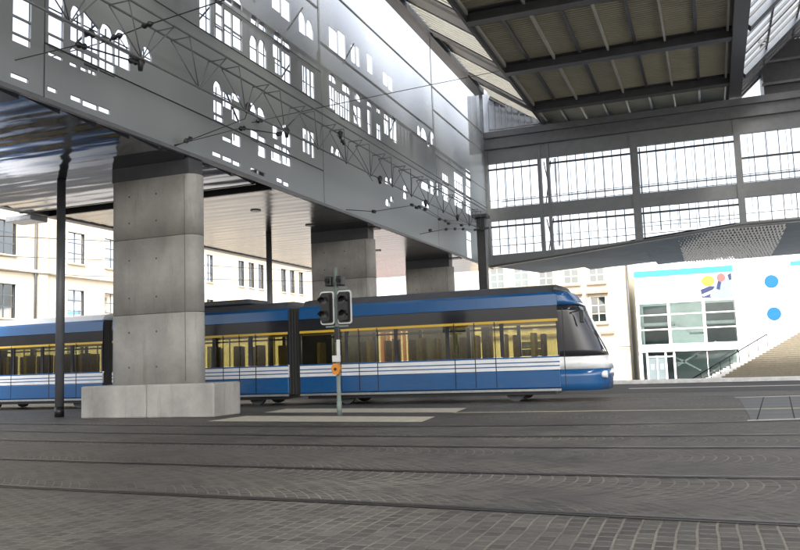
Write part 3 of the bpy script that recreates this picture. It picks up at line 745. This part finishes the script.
wire('span_wire', [(-16.2, 15, 8.83), (-13.05, 15, 9.0), (-11.79, 15, 9.19), (-9.24, 15, 9.43), (2.3, 15, 10.6)], 'thin black wire running up to the right from the leftmost lattice bay', ins=((-13.45, 15, 9.3), (-12.6, 15, 9.08), (-11.73, 15, 9.2)))
wire('span_wire', [(-13.05, 15, 9.06), (-12.5, 15, 9.0), (-12.07, 15, 8.37)], 'short slack wire beside the arched openings, ending in an insulator', .012, ins=((-12.9, 15, 9.05), (-12.1, 15, 8.5)))
wire('span_wire', [(-13.05, 21.5, 8.78), (-11.95, 26.0, 10.55), (-9.3, 40.7, 16.2)], 'long wire rising from the perforated front to the canopy beam, crossing the pale upper panels', .016, ins=((-12.9, 22.0, 8.97),))
wire('span_wire', [(-13.05, 17.7, 7.12), (-12.6, 18.2, 7.45), (-12.4, 20.3, 8.5), (-12.41, 20.5, 8.85)], 'wire slanting from the hall corner above the nearest pier to the beam', .014, ins=((-12.75, 18.0, 7.35),))
wire('span_wire', [(-12, 19.43, 7.94), (-12, 21.66, 8.33), (-12, 22.6, 9.05)], 'short link with two insulators hanging below the second lattice bays', .018, ins=((-12, 19.5, 7.95), (-12, 21.6, 8.32)))
wire('span_wire', [(-12.9, 17.58, 7.12), (-12.3, 18.2, 7.42), (-12, 19.43, 7.94)], 'lower of the two wires starting at the hall corner above the nearest pier', .012)
wire('span_wire', [(-12, 13.15, 8.1), (-12, 14.91, 8.33)], 'taut link between two large insulators in front of the arched openings', .02, ins=((-12, 13.2, 8.1), (-12, 14.85, 8.32), (-12, 13.45, 8.45)))
wire('span_wire', [(-16, 12, 6.8), (-13.6, 12, 7.45), (-12, 13.1, 8.08)], 'wire coming in from the left edge up to the insulators by the arched openings', .012, ins=((-14.2, 12, 7.3),))
wire('span_wire', [(-12, 25.8, 9.34), (-12, 27.5, 8.9), (-12, 29.0, 8.3)], 'slack wire looping through the middle of the lattice beam', .012, ins=((-12, 26.3, 9.2),))
wire('span_wire', [(-12, 33.28, 8.08), (-12, 35.17, 8.25), (-12, 38, 8.1), (-12, 43.9, 8.9)], 'wire with clustered insulators just before the mast', .014, ins=((-12, 33.4, 8.1), (-12, 34.4, 8.18), (-12, 35.2, 8.2), (-12, 38.2, 8.1)))
wire('span_wire', [(-12, 34.33, 6.93), (-12, 38.26, 7.71), (-12, 41.26, 8.13), (-12, 44.5, 8.5)], 'lowest wire reaching the mast with a row of insulators', .016, ins=((-12, 35.8, 7.3), (-12, 38.3, 7.7), (-12, 39.8, 7.93), (-12, 41.3, 8.13)))
wire('span_wire', [(-41.9, 34, 9.6), (-34, 40, 9.2), (-23.2, 52, 9.0)], 'upper wire crossing in front of the cream corner building', .025)
wire('span_wire', [(-41.9, 34, 8.4), (-34, 41, 8.1), (-23.2, 54, 7.6)], 'middle wire crossing in front of the cream corner building', .02)
wire('span_wire', [(-41.9, 33, 7.6), (-36, 40, 7.2), (-24, 53, 7.0)], 'lower wire crossing in front of the cream corner building', .02, ins=((-33, 43.2, 7.15),))
wire('span_wire', [(-13.05, 28.5, 7.2), (-12.41, 30, 7.3), (-11.8, 33, 8.0), (-11.9, 38, 8.0), (-12, 44, 8.7)], 'low wire slanting toward the mast past the second pier', .016, ins=((-12.41, 30, 7.3), (-11.85, 33.6, 8.0), (-11.9, 37, 8.0), (-11.9, 38.4, 8.0), (-12, 41, 8.3)))

# ------------------------------------------------------------------ tram
def make_tram():
    Y0, Y1 = 23.0, 25.3
    t = thing('tram', (-15, 24.15, 0), 'blue and white low floor tram with tinted windows passing behind the pier', 'tram')
    XE = -2.75                                       # nose
    cars = [(-33.2, -27.1), (-26.7, -19.9), (-19.5, -12.6), (-12.2, XE - 1.3)]
    for ci, (a, b) in enumerate(cars):
        last = ci == 3
        body = MB()
        body.box(a, b, Y0, Y1, .38, .88, .03)
        body.build('lower_body', 'blue', t)
        mb = MB(); mb.box(a, b, Y0 + .004, Y1 - .004, .885, 1.23, .01); mb.build('waist_panel', 'white', t)
        mb = MB()
        for z in (.985, 1.095): mb.box(a + .01, b - .01, Y0 - .002, Y0 + .003, z, z + .03)
        mb.box(a + .01, b - .01, Y0 + .001, Y0 + .02, 1.232, 1.275); mb.build('blue_stripe', 'blue', t)
        mb = MB(); mb.box(a + .01, b - .01, Y0 + .004, Y0 + .019, 2.245, 2.318); mb.build('yellow_stripe', 'yellow', t)
        mb = MB(); mb.box(a, b, Y0 + .02, Y1 - .02, 2.32, 2.68); split_build(mb, 'window_header', 'tramband', t)
        mb = MB(); mb.prism([(Y0 + .0, 2.69), (Y0 + .03, 3.0), (Y0 + .1, 3.08), (Y1 - .1, 3.08), (Y1 - .03, 3.0), (Y1, 2.69)], 'x', a, b); mb.build('upper_body', 'blue', t)
        mb = MB(); mb.prism([(Y0 + .12, 3.082), (Y0 + .25, 3.26), (Y0 + .6, 3.32), (Y1 - .6, 3.32), (Y1 - .25, 3.26), (Y1 - .12, 3.082)], 'x', a + .1, b - .1); mb.build('roof_fairing', 'tramroof' if ci > 1 else 'white', t)
        mb = MB(); mb.box(a + .2, b - .2, Y0 + .15, Y1 - .15, .2, .375); mb.build('underframe', 'black', t)
        mb = MB(); mb.box(a, b, Y0 - .004, Y0 + .02, .30, .365); mb.build('skirt_edge', 'galv', t)
        n = max(3, round((b - a) / 1.5)); wd = (b - a) / n
        for k in range(n + 1):
            x = a + wd * k
            mb = MB(); x0_, x1_ = max(a, x - .06), min(b, x + .06)
            mb.box(x0_, x1_, Y0 + .012, Y0 + .07, 1.28, 2.32); mb.box(x0_, x1_, Y1 - .07, Y1 - .012, 1.28, 2.32)
            split_build(mb, 'window_pillar', 'tramband', t)
        for k in range(n):
            xa, xb = a + wd * k + .07, a + wd * (k + 1) - .07
            mb = MB(); mb.poly([(xa, Y0 + .03, 1.28), (xb, Y0 + .03, 1.28), (xb, Y0 + .03, 2.32), (xa, Y0 + .03, 2.32)])
            mb.poly([(xa, Y1 - .03, 1.28), (xb, Y1 - .03, 1.28), (xb, Y1 - .03, 2.32), (xa, Y1 - .03, 2.32)])
            split_build(mb, 'side_window', 'tramglass', t)
        # doors (two per car)
        for fx in (.3, .74) if not last else (.25, .7):
            xd = a + (b - a) * fx
            mb = MB()
            for x in (xd - .62, xd - .01, xd + .6): mb.box(x, x + .025, Y0 - .006, Y0 + .01, .42, 2.3)
            mb.build('door', 'tramband', t)
        mb = MB(); mb.box(a + .05, b - .05, Y0 + .1, Y1 - .1, .88 + .36, 1.27); mb.box(a + .05, b - .05, Y0 + .1, Y1 - .1, 2.29, 2.315); split_build(mb, 'interior_lining', 'interior', t)
        mb = MB()
        xs_ = a + .5
        while xs_ < b - .6:
            for ys in (Y0 + .2, Y1 - .65):
                mb.box(xs_, xs_ + .12, ys, ys + .45, 1.27, 1.95, .03)
            xs_ += .85
        split_build(mb, 'seat', 'seat', t)
        mb = MB(); mb.box(a + .05, b - .05, Y0 + .12, Y0 + .16, 2.17, 2.26); mb.tube([(a + .05, Y1 - .5, 2.15), (b - .05, Y1 - .5, 2.15)], .03, 8)
        xs_ = a + 1.0
        while xs_ < b - .5: mb.tube([(xs_, Y0 + .55, 1.28), (xs_, Y0 + .55, 2.28)], .022, 8); xs_ += 1.7
        split_build(mb, 'grab_rail', 'yellow', t)
        for wx in (a + 1.4, b - 1.4):
            for wy in (Y0 + .42, Y1 - .55):
                mb = MB(); mb.tube([(wx, wy, .30), (wx, wy + .13, .30)], .29, 20); mb.build('wheel', 'steel', t)
    for (a, b), (c, d_) in zip(cars, cars[1:]):
        mb = MB(); x = b
        pr = []
        nn = 8
        for k in range(nn + 1): pr.append((b + (c - b) * k / nn, Y0 + .06 + (.05 if k % 2 else 0)))
        for k in range(nn + 1): pr.append((c - (c - b) * k / nn, Y1 - .06 - (.05 if k % 2 else 0)))
        mb.prism(pr, 'z', .35, 3.05); mb.build('bellows', 'rubber', t)
    # nose: side profile from the driver's cab door to the front
    a = XE - 1.3
    def nose(z0, z1, mat_, name, inset=0., steps=1, amax=1.):
        mb = MB(); n = 20; ring = []
        for q in range(steps + 1):
            z = z0 + (z1 - z0) * q / steps; xe = xf_(z); pts = []
            for k in range(n + 1):
                th = math.pi * (k / n - .5) * amax
                pts.append((a + (xe - a) * max(0, math.cos(th)) ** .5 - inset, 24.15 + (Y1 - Y0 - 2 * inset) / 2 * math.copysign(abs(math.sin(th)) ** .62, math.sin(th)), z))
            ring.append([mb.bm.verts.new(p) for p in pts])
        for A_, B_ in zip(ring, ring[1:]):
            for k in range(n):
                f = mb.bm.faces.new((A_[k], A_[k + 1], B_[k + 1], B_[k])); f.smooth = True
        mb.bm.faces.new(ring[0]); mb.bm.faces.new(ring[-1])
        return mb.build(name, mat_, t)
    def xf_(z):
        if z < .9: return XE - (.9 - z) * .12
        if z < 2.75: return XE - (z - .9) * .28 - (z - .9) ** 2 * .07
        return XE - 1.85 * .28 - 1.85 ** 2 * .07 - (z - 2.75) * .75
    nose(.3, .88, 'blue', 'front_bumper', 0, 3); nose(.885, 1.23, 'white', 'front_waist_panel', .004, 2)
    nose(1.235, 2.685, 'tramband', 'windscreen', .014, 8)
    nose(2.69, 3.06, 'blue', 'front_header', .0, 3); nose(3.062, 3.26, 'tramroof', 'front_roof', .1, 2)
    mb = MB(); mb.tube([(XE - .95, Y0 - .02, 2.45), (XE - .6, Y0 - .2, 2.5)], .015, 6); mb.box(XE - .66, XE - .54, Y0 - .26, Y0 - .18, 2.15, 2.5, .02); mb.build('mirror', 'black', t)
    mb = MB(); mb.bar((XE - .1, 24.0, 1.3), (XE - .36, 23.6, 1.95), .02); mb.build('wiper', 'black', t)
    mb = MB(); mb.box(a + .12, a + .14, Y0 - .0, Y0 + .05, .42, 2.6); mb.build('cab_door_seam', 'black', t)
    for s_ in (-1, 1):
        mb = MB(); mb.tube([(XE - .28, 24.15 + s_ * .82, .72), (XE - .07, 24.15 + s_ * .82, .72)], .1, 14); mb.build('headlight', 'pale', t)
    mb = MB()
    for x in (-30, -16.5): mb.box(x, x + 2.2, Y0 + .5, Y1 - .5, 3.325, 3.5, .05)
    split_build(mb, 'roof_equipment', 'tramroof', t)
    return t
make_tram()

# ------------------------------------------------------------------ traffic signal
def signal():
    x, y = -8.6, 18.2
    t = thing('traffic_signal', (x, y, 0), 'grey green pole with two white rimmed pedestrian signal heads and an orange button box', 'traffic light')
    mb = MB(); mb.tube([(x, y, 0), (x, y, .35), (x, y, .36), (x, y, 3.62)], [.062, .062, .052, .048], 14); mb.build('pole', 'poleg', t)
    for sx_, vis in ((-1, 0), (1, 1)):
        cx = x + sx_ * .235
        brd = MB(); brd.prism(rbox(cx - .19, cx + .19, 2.22, 3.04, .07), 'y', y - .05, y - .03); hb = brd.build('backing_board', 'board', t)
        mb = MB(); mb.prism(rbox(cx - .155, cx + .155, 2.255, 3.005, .05), 'y', y - .075, y - .051); mb.build('board_face', 'black', hb)
        hd_ = MB(); hd_.prism(rbox(cx - .12, cx + .12, 2.3, 2.96, .05), 'y', y - .2, y - .076); ho = hd_.build('signal_head', 'black', t)
        for zz in (2.46, 2.8):
            mb = MB(); mb.tube([(cx, y - .2, zz), (cx, y - .21, zz)], .088, 20); mb.build('lens', 'lens_dark', ho)
            vz = MB(); n = 12; R_ = .102; A = []; B = []
            for k in range(n + 1):
                th = math.radians(-20 + 220 * k / n)
                A.append(vz.bm.verts.new((cx + R_ * math.cos(th), y - .2, zz + R_ * math.sin(th))))
                B.append(vz.bm.verts.new((cx + R_ * math.cos(th) + vis * .09, y - .2 - (.2 if math.sin(th) > 0 else .08), zz + R_ * math.sin(th) - .02)))
            for k in range(n): vz.bm.faces.new((A[k], A[k + 1], B[k + 1], B[k]))
            vz.build('visor', 'black', ho)
    for cx, w_ in ((x - .15, .17), (x + .15, .16)):
        mb = MB(); mb.box(cx - w_ / 2, cx + w_ / 2, y - .16, y + .06, 3.16, 3.4, .02); bo = mb.build('small_signal_box', 'black', t)
        mb = MB(); mb.tube([(cx, y - .16, 3.3), (cx, y - .24, 3.28)], .05, 12); mb.build('visor', 'black', bo)
    mb = MB(); mb.bar((x - .3, y, 3.1), (x + .3, y, 3.1), .04); mb.bar((x - .3, y, 2.17), (x + .3, y, 2.17), .04); split_build(mb, 'bracket', 'poleg', t)
    mb = MB(); mb.box(x - .035, x + .1, y - .12, y - .05, 1.78, 2.16, .02); mb.build('control_housing', 'black', t)
    mb = MB(); mb.box(x + .03, x + .12, y - .13, y - .122, 1.4, 1.84); mb.build('white_sticker', 'sticker', t)
    mb = MB(); mb.box(x - .1, x + .1, y - .125, y - .05, 1.3, 1.46, .01); mb.build('sticker_plate', 'sticker', t)
    mb = MB(); mb.prism([(x - .12, 1.14), (x - .06, 1.27), (x + .06, 1.27), (x + .12, 1.14), (x + .06, 1.0), (x - .06, 1.0)], 'y', y - .17, y - .055); bo = mb.build('button_box', 'orange', t)
    mb = MB(); mb.tube([(x, y - .17, 1.13), (x, y - .19, 1.13)], .035, 12); mb.build('push_button', 'black', bo)
signal()

# ------------------------------------------------------------------ background buildings
def win_y(t, X, y0, y1, z0, z1, nx=2, nz=3, rel=.18, trim='stone', glassm='darkglass'):
    """casement in a wall facing +X"""
    f = MB(); e = .09
    f.box(X - rel, X + .05, y0 - e, y0, z0 - e, z1 + e); f.box(X - rel, X + .05, y1, y1 + e, z0 - e, z1 + e)
    f.box(X - rel, X + .12, y0, y1, z0 - e, z0); f.box(X - rel, X + .05, y0, y1, z1, z1 + e)
    fo = f.build('window', trim, t)
    b = MB()
    for k in range(nx + 1):
        y = y0 + (y1 - y0) * k / nx; b.box(X - rel + .03, X - rel + .09, y - .03, y + .03, z0, z1)
    for k in range(nz + 1):
        z = z0 + (z1 - z0) * k / nz; b.box(X - rel + .035, X - rel + .085, y0, y1, z - .03, z + .03)
    b.build('casement', 'cladding', fo)
    g_ = MB(); g_.box(X - rel - .3, X - rel - .28, y0 - .02, y1 + .02, z0 - .02, z1 + .02); g_.build('room', 'museuminner', fo)
    g_ = MB(); g_.poly([(X - rel + .05, y0, z0), (X - rel + .05, y1, z0), (X - rel + .05, y1, z1), (X - rel + .05, y0, z1)]); g_.build('pane', 'darkglass', fo)
def wall_with_windows(t, X, ya, yb, za, zb, wins, m_, th=.5):
    """wall facing +X with real window openings"""
    mb = MB()
    ys = sorted({ya, yb} | {w_[0] for w_ in wins} | {w_[1] for w_ in wins})
    for a, b in zip(ys, ys[1:]):
        mid = (a + b) / 2; act = sorted([w_ for w_ in wins if w_[0] < mid < w_[1]], key=lambda w_: w_[2]); lo = za
        for w_ in act: mb.box(X - th, X, a, b, lo, w_[2]); lo = w_[3]
        mb.box(X - th, X, a, b, lo, zb)
    bmesh.ops.remove_doubles(mb.bm, verts=mb.bm.verts, dist=1e-4)
    return mb.build('wall', m_, t)
XL = -42.0
# cream corner building, far left
t = thing('cream_building', (XL, 43, -1.75), 'cream rendered building at the left edge with tall windows and a downpipe', 'building')
rows = [(9.0, 11.2), (4.9, 7.1), (1.0, 3.1)]
ws = [(y, y + 1.65, a, b) for a, b in rows for y in (35.0, 38.75, 44.95, 48.7, 52.4)]
wall_with_windows(t, XL, 28, 57, -1.75, 15, ws, 'cream')
for w_ in ws: win_y(t, XL, *w_)
mb = MB(); mb.box(XL - 12, XL - .52, 28, 57, -1.75, 15); mb.build('block', 'cream', t)
mb = MB(); mb.tube([(XL + .1, 42.0, -1.7), (XL + .1, 42.0, 15)], .08, 8); mb.build('downpipe', 'steel', t)
mb = MB(); mb.box(XL + .01, XL + .1, 42.25, 43.1, -1.75, 15); mb.build('pilaster', 'stone', t)
mb = MB(); mb.box(XL, XL + .5, 28, 57.2, 14.6, 15); mb.box(XL, XL + .18, 28, 57, 8.0, 8.2); split_build(mb, 'cornice', 'stone', t)
for z in (9.9, 11.1):
    pass
# long ivory building seen between the piers
t = thing('ivory_building', (XL, 75, -1.75), 'pale ivory building between the first two piers with narrow windows in threes', 'building')
ws = []
for z0, z1 in ((9.0, 11.45), (4.9, 7.4), (1, 3.2)):
    for y in (61.8, 67.1, 68.95, 70.8, 75.4, 77.3, 79.3, 84.0, 86.0, 88.0): ws.append((y, y + 1.05, z0, z1))
wall_with_windows(t, XL, 57.6, 92, -1.75, 16, ws, 'cream')
for w_ in ws: win_y(t, XL, *w_, nx=2, nz=3, trim='stone')
mb = MB(); mb.box(XL - 12, XL - .52, 57.6, 92, -1.75, 16); mb.build('block', 'cream', t)
mb = MB(); mb.box(XL + .001, XL + .3, 57.6, 92, 12.2, 12.5); split_build(mb, 'cornice', 'stone', t)
# red and white building seen between the farther piers
t = thing('red_brick_building', (XL, 105, -1.75), 'white building with red brick piers seen low between the two far piers', 'building')
mb = MB(); mb.box(XL - 14, XL, 93, 130, -1.75, 13); mb.build('wall', 'whitewall', t)
mb = MB(); y = 94
while y < 129: mb.box(XL + .001, XL + .25, y, y + .8, -1.7, 9.6); y += 2.1
split_build(mb, 'brick_pier', 'redbrick', t)
# cream house facing the hall, right of the tram
YH = 85.0
def win_x(t, x0, x1, Y, z0, z1, nx=2, nz=3, hood=True):
    f = MB(); e = .12
    f.box(x0 - e, x0, Y - .08, Y + .18, z0 - e, z1 + e); f.box(x1, x1 + e, Y - .08, Y + .18, z0 - e, z1 + e)
    f.box(x0, x1, Y - .08, Y + .18, z1, z1 + e); f.box(x0, x1, Y - .08, Y + .18, z0 - e, z0)
    fo = f.build('window', 'stone', t)
    b = MB(); b.box(x0 - .3, x1 + .3, Y - .25, Y - .081, z0 - .3, z0 - .125)
    if hood: b.box(x0 - .4, x1 + .4, Y - .4, Y - .081, z1 + .35, z1 + .6); b.box(x0 - .25, x1 + .25, Y - .2, Y - .081, z1 + .13, z1 + .34)
    split_build(b, 'ledge', 'darkstone', fo)
    b = MB()
    for k in range(nx + 1):
        x = x0 + (x1 - x0) * k / nx; b.box(x - .045, x + .045, Y + .06, Y + .12, z0, z1)
    for k in range(nz + 1):
        z = z0 + (z1 - z0) * k / nz; b.box(x0, x1, Y + .065, Y + .115, z - .04, z + .04)
    b.build('casement', 'stone', fo)
    g_ = MB(); g_.poly([(x0, Y + .09, z0), (x1, Y + .09, z0), (x1, Y + .09, z1), (x0, Y + .09, z1)]); g_.build('pane', 'darkglass', fo)
    g_ = MB(); g_.box(x0, x1, Y + .5, Y + .52, z0, z1); g_.build('room', 'museuminner', fo)
t = thing('cream_house', (-15, YH, -1.75), 'cream house with hooded windows right of the tram front', 'building')
ws = []
for x in (-11.5, -14.1, -16.7, -19.3, -21.9): ws += [(x, x + 1.45, 4.6, 7.15), (x, x + 1.45, 8.7, 10.9)]
for x in (-14.6, -19.0): ws.append((x, x + 2.6, .6, 2.9))
mb = MB(); xs_ = sorted({-24.0, -7.95} | {w_[0] for w_ in ws} | {w_[1] for w_ in ws})
for a, b in zip(xs_, xs_[1:]):
    mid = (a + b) / 2; act = sorted([w_ for w_ in ws if w_[0] < mid < w_[1]], key=lambda w_: w_[2]); lo = -1.75
    for w_ in act: mb.box(a, b, YH, YH + .5, lo, w_[2]); lo = w_[3]
    mb.box(a, b, YH, YH + .5, lo, 11.6)
bmesh.ops.remove_doubles(mb.bm, verts=mb.bm.verts, dist=1e-4)
mb.build('wall', 'cream', t)
mb = MB(); mb.box(-24, -7.95, YH + .52, YH + 10, -1.75, 11.6); mb.build('block', 'cream', t)
for w_ in ws: win_x(t, w_[0], w_[1], YH, w_[2], w_[3], hood=(w_[2] > 4 and w_[2] < 5))
mb = MB(); mb.box(-24, -9.3, YH - .3, YH - .001, 3.35, 3.6); mb.box(-24, -7.9, YH - .4, YH - .001, 11.2, 11.6); mb.build('cornice', 'darkstone', t)
mb = MB(); mb.tube([(-7.75, YH - .15, -1.7), (-7.75, YH - .15, 11.2)], .11, 8); mb.bar((-9.0, YH - .2, 2.0), (-7.75, YH - .2, 2.0), .08); mb.build('downpipe', 'steel', t)
# white museum-like building with green glass
t = thing('white_building', (0, YH, -1.75), 'white modern building with a light blue band, green glazing and blue discs', 'building')
Y = YH - .3
mb = MB()
mb.box(-7.05, -6.75, Y, Y + .6, -1.75, 9.0)                   # left frame
mb.box(-6.75, 2.1, Y, Y + .6, 6.12, 8.83)                     # banner wall
mb.box(-7.05, 2.1, Y - .02, Y + .6, 9.42, 10.3)
mb.box(2.1, 26, Y, Y + .6, -1.75, 10.3)                       # right wall
mb.box(-6.75, 2.1, Y - .1, Y + .5, 1.35, 2.1)
mb.build('wall', 'whitewall', t)
mb = MB(); mb.box(-7.05, 26, Y + .62, Y + 14, 9.8, 10.2); mb.build('added_roof_glass', 'roofglass', t)  # unseen glass roof, added to let daylight into the interior
mb = MB(); mb.box(-7.07, 2.12, Y - .06, Y + .59, 8.835, 9.415); mb.box(7.2, 26, Y - .03, Y - .002, 9.0, 9.4); mb.build('blue_band', 'cyan', t)
mb = MB(); mb.box(-7, 2.1, Y + 9, Y + 9.2, -1.7, 9.7); mb.box(-7.05, -7.0, Y + .61, Y + 9, -1.7, 9.7); mb.build('inner_wall', 'museuminner', t)
mb = MB(); mb.box(-6.7, -4.1, Y + 4, Y + 4.2, -1.7, 6.1); mb.box(-.6, 2.05, Y + 3.5, Y + 3.7, 2.1, 6.1); mb.build('inner_partition', 'museumdark', t)
mb = MB(); mb.box(-6.7, -3.6, Y + .8, Y + 5, 3.95, 4.25); mb.box(-.9, 2.05, Y + .8, Y + 5, 3.9, 4.2); mb.box(-6.7, 2.05, Y + .8, Y + 9, 1.3, 1.6)
mb.bar((-3.6, Y + 1.5, 4.2), (-2.1, Y + 1.5, 3.15), .9, .22); mb.box(-2.2, -.8, Y + .8, Y + 3, 3.0, 3.15)
mb.bar((-3.6, Y + 1.2, -.1), (.2, Y + 1.2, 2.2), .15, .16); mb.bar((-3.9, Y + 1.2, .9), (-1.4, Y + 1.2, -.6), .15, .16); mb.bar((-4, Y + 1.3, .2), (-2.6, Y + 1.3, .2), .15, .16)
mb.build('inner_stair', 'pale', t)
fr = MB()
for x in (-4.0, -.75): fr.box(x - .13, x + .13, Y + .02, Y + .3, 2.1, 6.12)
for z in (5.0, 3.55): fr.box(-6.75, 2.1, Y + .05, Y + .25, z - .06, z + .06)
for x in (-6.3, -4.55, -3.75): fr.box(x - .09, x + .09, Y + .02, Y + .3, -1.75, 1.35)
fr.box(-5.45, -5.33, Y + .02, Y + .25, -1.75, 1.0); fr.box(-6.4, -3.7, Y + .03, Y + .27, .82, .95); fr.box(-.75, -.68, Y + .05, Y + .2, -1.75, 1.35)
fo = fr.build('glazing_frame', 'stairend', t)
gl = MB(); gl.poly([(-6.75, Y + .15, -1.75), (2.1, Y + .15, -1.75), (2.1, Y + .15, 6.12), (-6.75, Y + .15, 6.12)]); gl.build('glazing', 'museumglass', fo)
d_ = MB(); 
for x in (-6.2, -5.32): d_.box(x, x + .8, Y + .1, Y + .14, -1.7, .8)
do = d_.build('entrance_door', 'museumdark', t)
for x in (-5.85, -4.95):
    mb = MB(); mb.box(x - .14, x + .14, Y + .08, Y + .095, -.35, .15); mb.build('door_notice', 'stairend', do)
for z in (7.62, 4.55):
    mb = MB(); mb.disc((5.45, Y - .005, z), .62); mb.build('blue_disc', 'bluedisc', t)
# poster: abstract figure shapes in yellow, blue, pink and pale grey
po = MB(); po.box(-.95, 2.05, Y - .05, Y - .003, 6.2, 8.75); M['pbase'] = mat('poster ground', (.42, .45, .5), .6); po = po.build('poster', 'pbase', t)
def pshape(pts, m_, k): 
    mb = MB(); mb.prism([(-.95 + 3.0 * u, 6.2 + 2.55 * v) for u, v in pts], 'y', Y - .056 - .003 * k, Y - .0505); mb.build('poster_shape', m_, po)
M['pink'] = mat('poster pink', (.3, .1, .1), .6); M['navy'] = mat('poster navy', (.02, .03, .09), .6); M['yel'] = mat('poster yellow', (.42, .31, .04), .6); M['pgrey'] = mat('poster pale blue', (.2, .25, .34), .6)
pshape([(.05, .1), (.3, .08), (.58, .2), (.5, .5), (.3, .52), (.02, .4)], 'navy', 1)
pshape([(.28, .12), (.6, .05), (.97, .05), (.97, .72), (.74, .85), (.52, .6), (.4, .4)], 'pgrey', 2)
pshape([(.26 + .2 * math.cos(a / 8 * math.pi), .72 + .2 * math.sin(a / 8 * math.pi)) for a in range(16)], 'yel', 3)
pshape([(.66 + .13 * math.cos(a / 8 * math.pi), .82 + .16 * math.sin(a / 8 * math.pi)) for a in range(16)], 'pink', 4)
pshape([(.5, .4), (.6, .35), (.66, .65), (.56, .7)], 'navy', 5)
pshape([(.02, .2), (.1, .14), (.5, .3), (.45, .4)], 'stairend', 6)
pshape([(.9, .7), (.97, .72), (.97, .98), (.86, .9)], 'navy', 4)
# faint worn lettering on the banner wall
M['faint'] = mat('faded lilac lettering', (.63, .6, .72), .8, 0, .1)
mb = MB(); r3 = random.Random(5)
for zc, n_ in ((8.2, 6), (7.55, 9), (6.9, 7)):
    for k in range(n_):
        x = -6.25 + k * .27
        mb.box(x, x + .05, Y - .012, Y - .002, zc - .18, zc + .18)
        if r3.random() < .7: mb.box(x + .052, x + .17, Y - .011, Y - .002, zc + r3.choice((-.18, -.03, .12)), zc + r3.choice((-.12, .03, .18)) + .06)
mb.build('faded_lettering', 'faint', t)
# broad stair climbing to the right
t = thing('outdoor_staircase', (3, 70, -1.75), 'broad stone stairs climbing to the right in front of the white building', 'stairs')
n = 28; mb = MB(); me_ = MB()
for i in range(n):
    z0 = -1.75 + i * .16; y = 70 + i * .3; x = -1.5 + i * .3
    mb.box(x + .35, 26, y, 79, z0 + (.001 if i else 0), z0 + .115); mb.box(x + .35, 26, y - .05, 79, z0 + .116, z0 + .16)
    me_.prism([(x - .35, y - .12), (x + .348, y - .12), (x + .348, 79 + i * .01), (x - .35, 79 + i * .01)], 'z', z0, z0 + .155)
mb.build('steps', 'stairs', t); me_.build('step_flank', 'stairend', t)
mb = MB(); a, b = Vector((-1.9, 69.0, -.9)), Vector((4.0, 72.5, 2.45))
mb.tube([a, b], .05, 8)
for k in range(9):
    p = a + (b - a) * k / 8; mb.tube([p, p - Vector((0, 0, .95))], .03, 6)
mb.build('handrail', 'black', t)
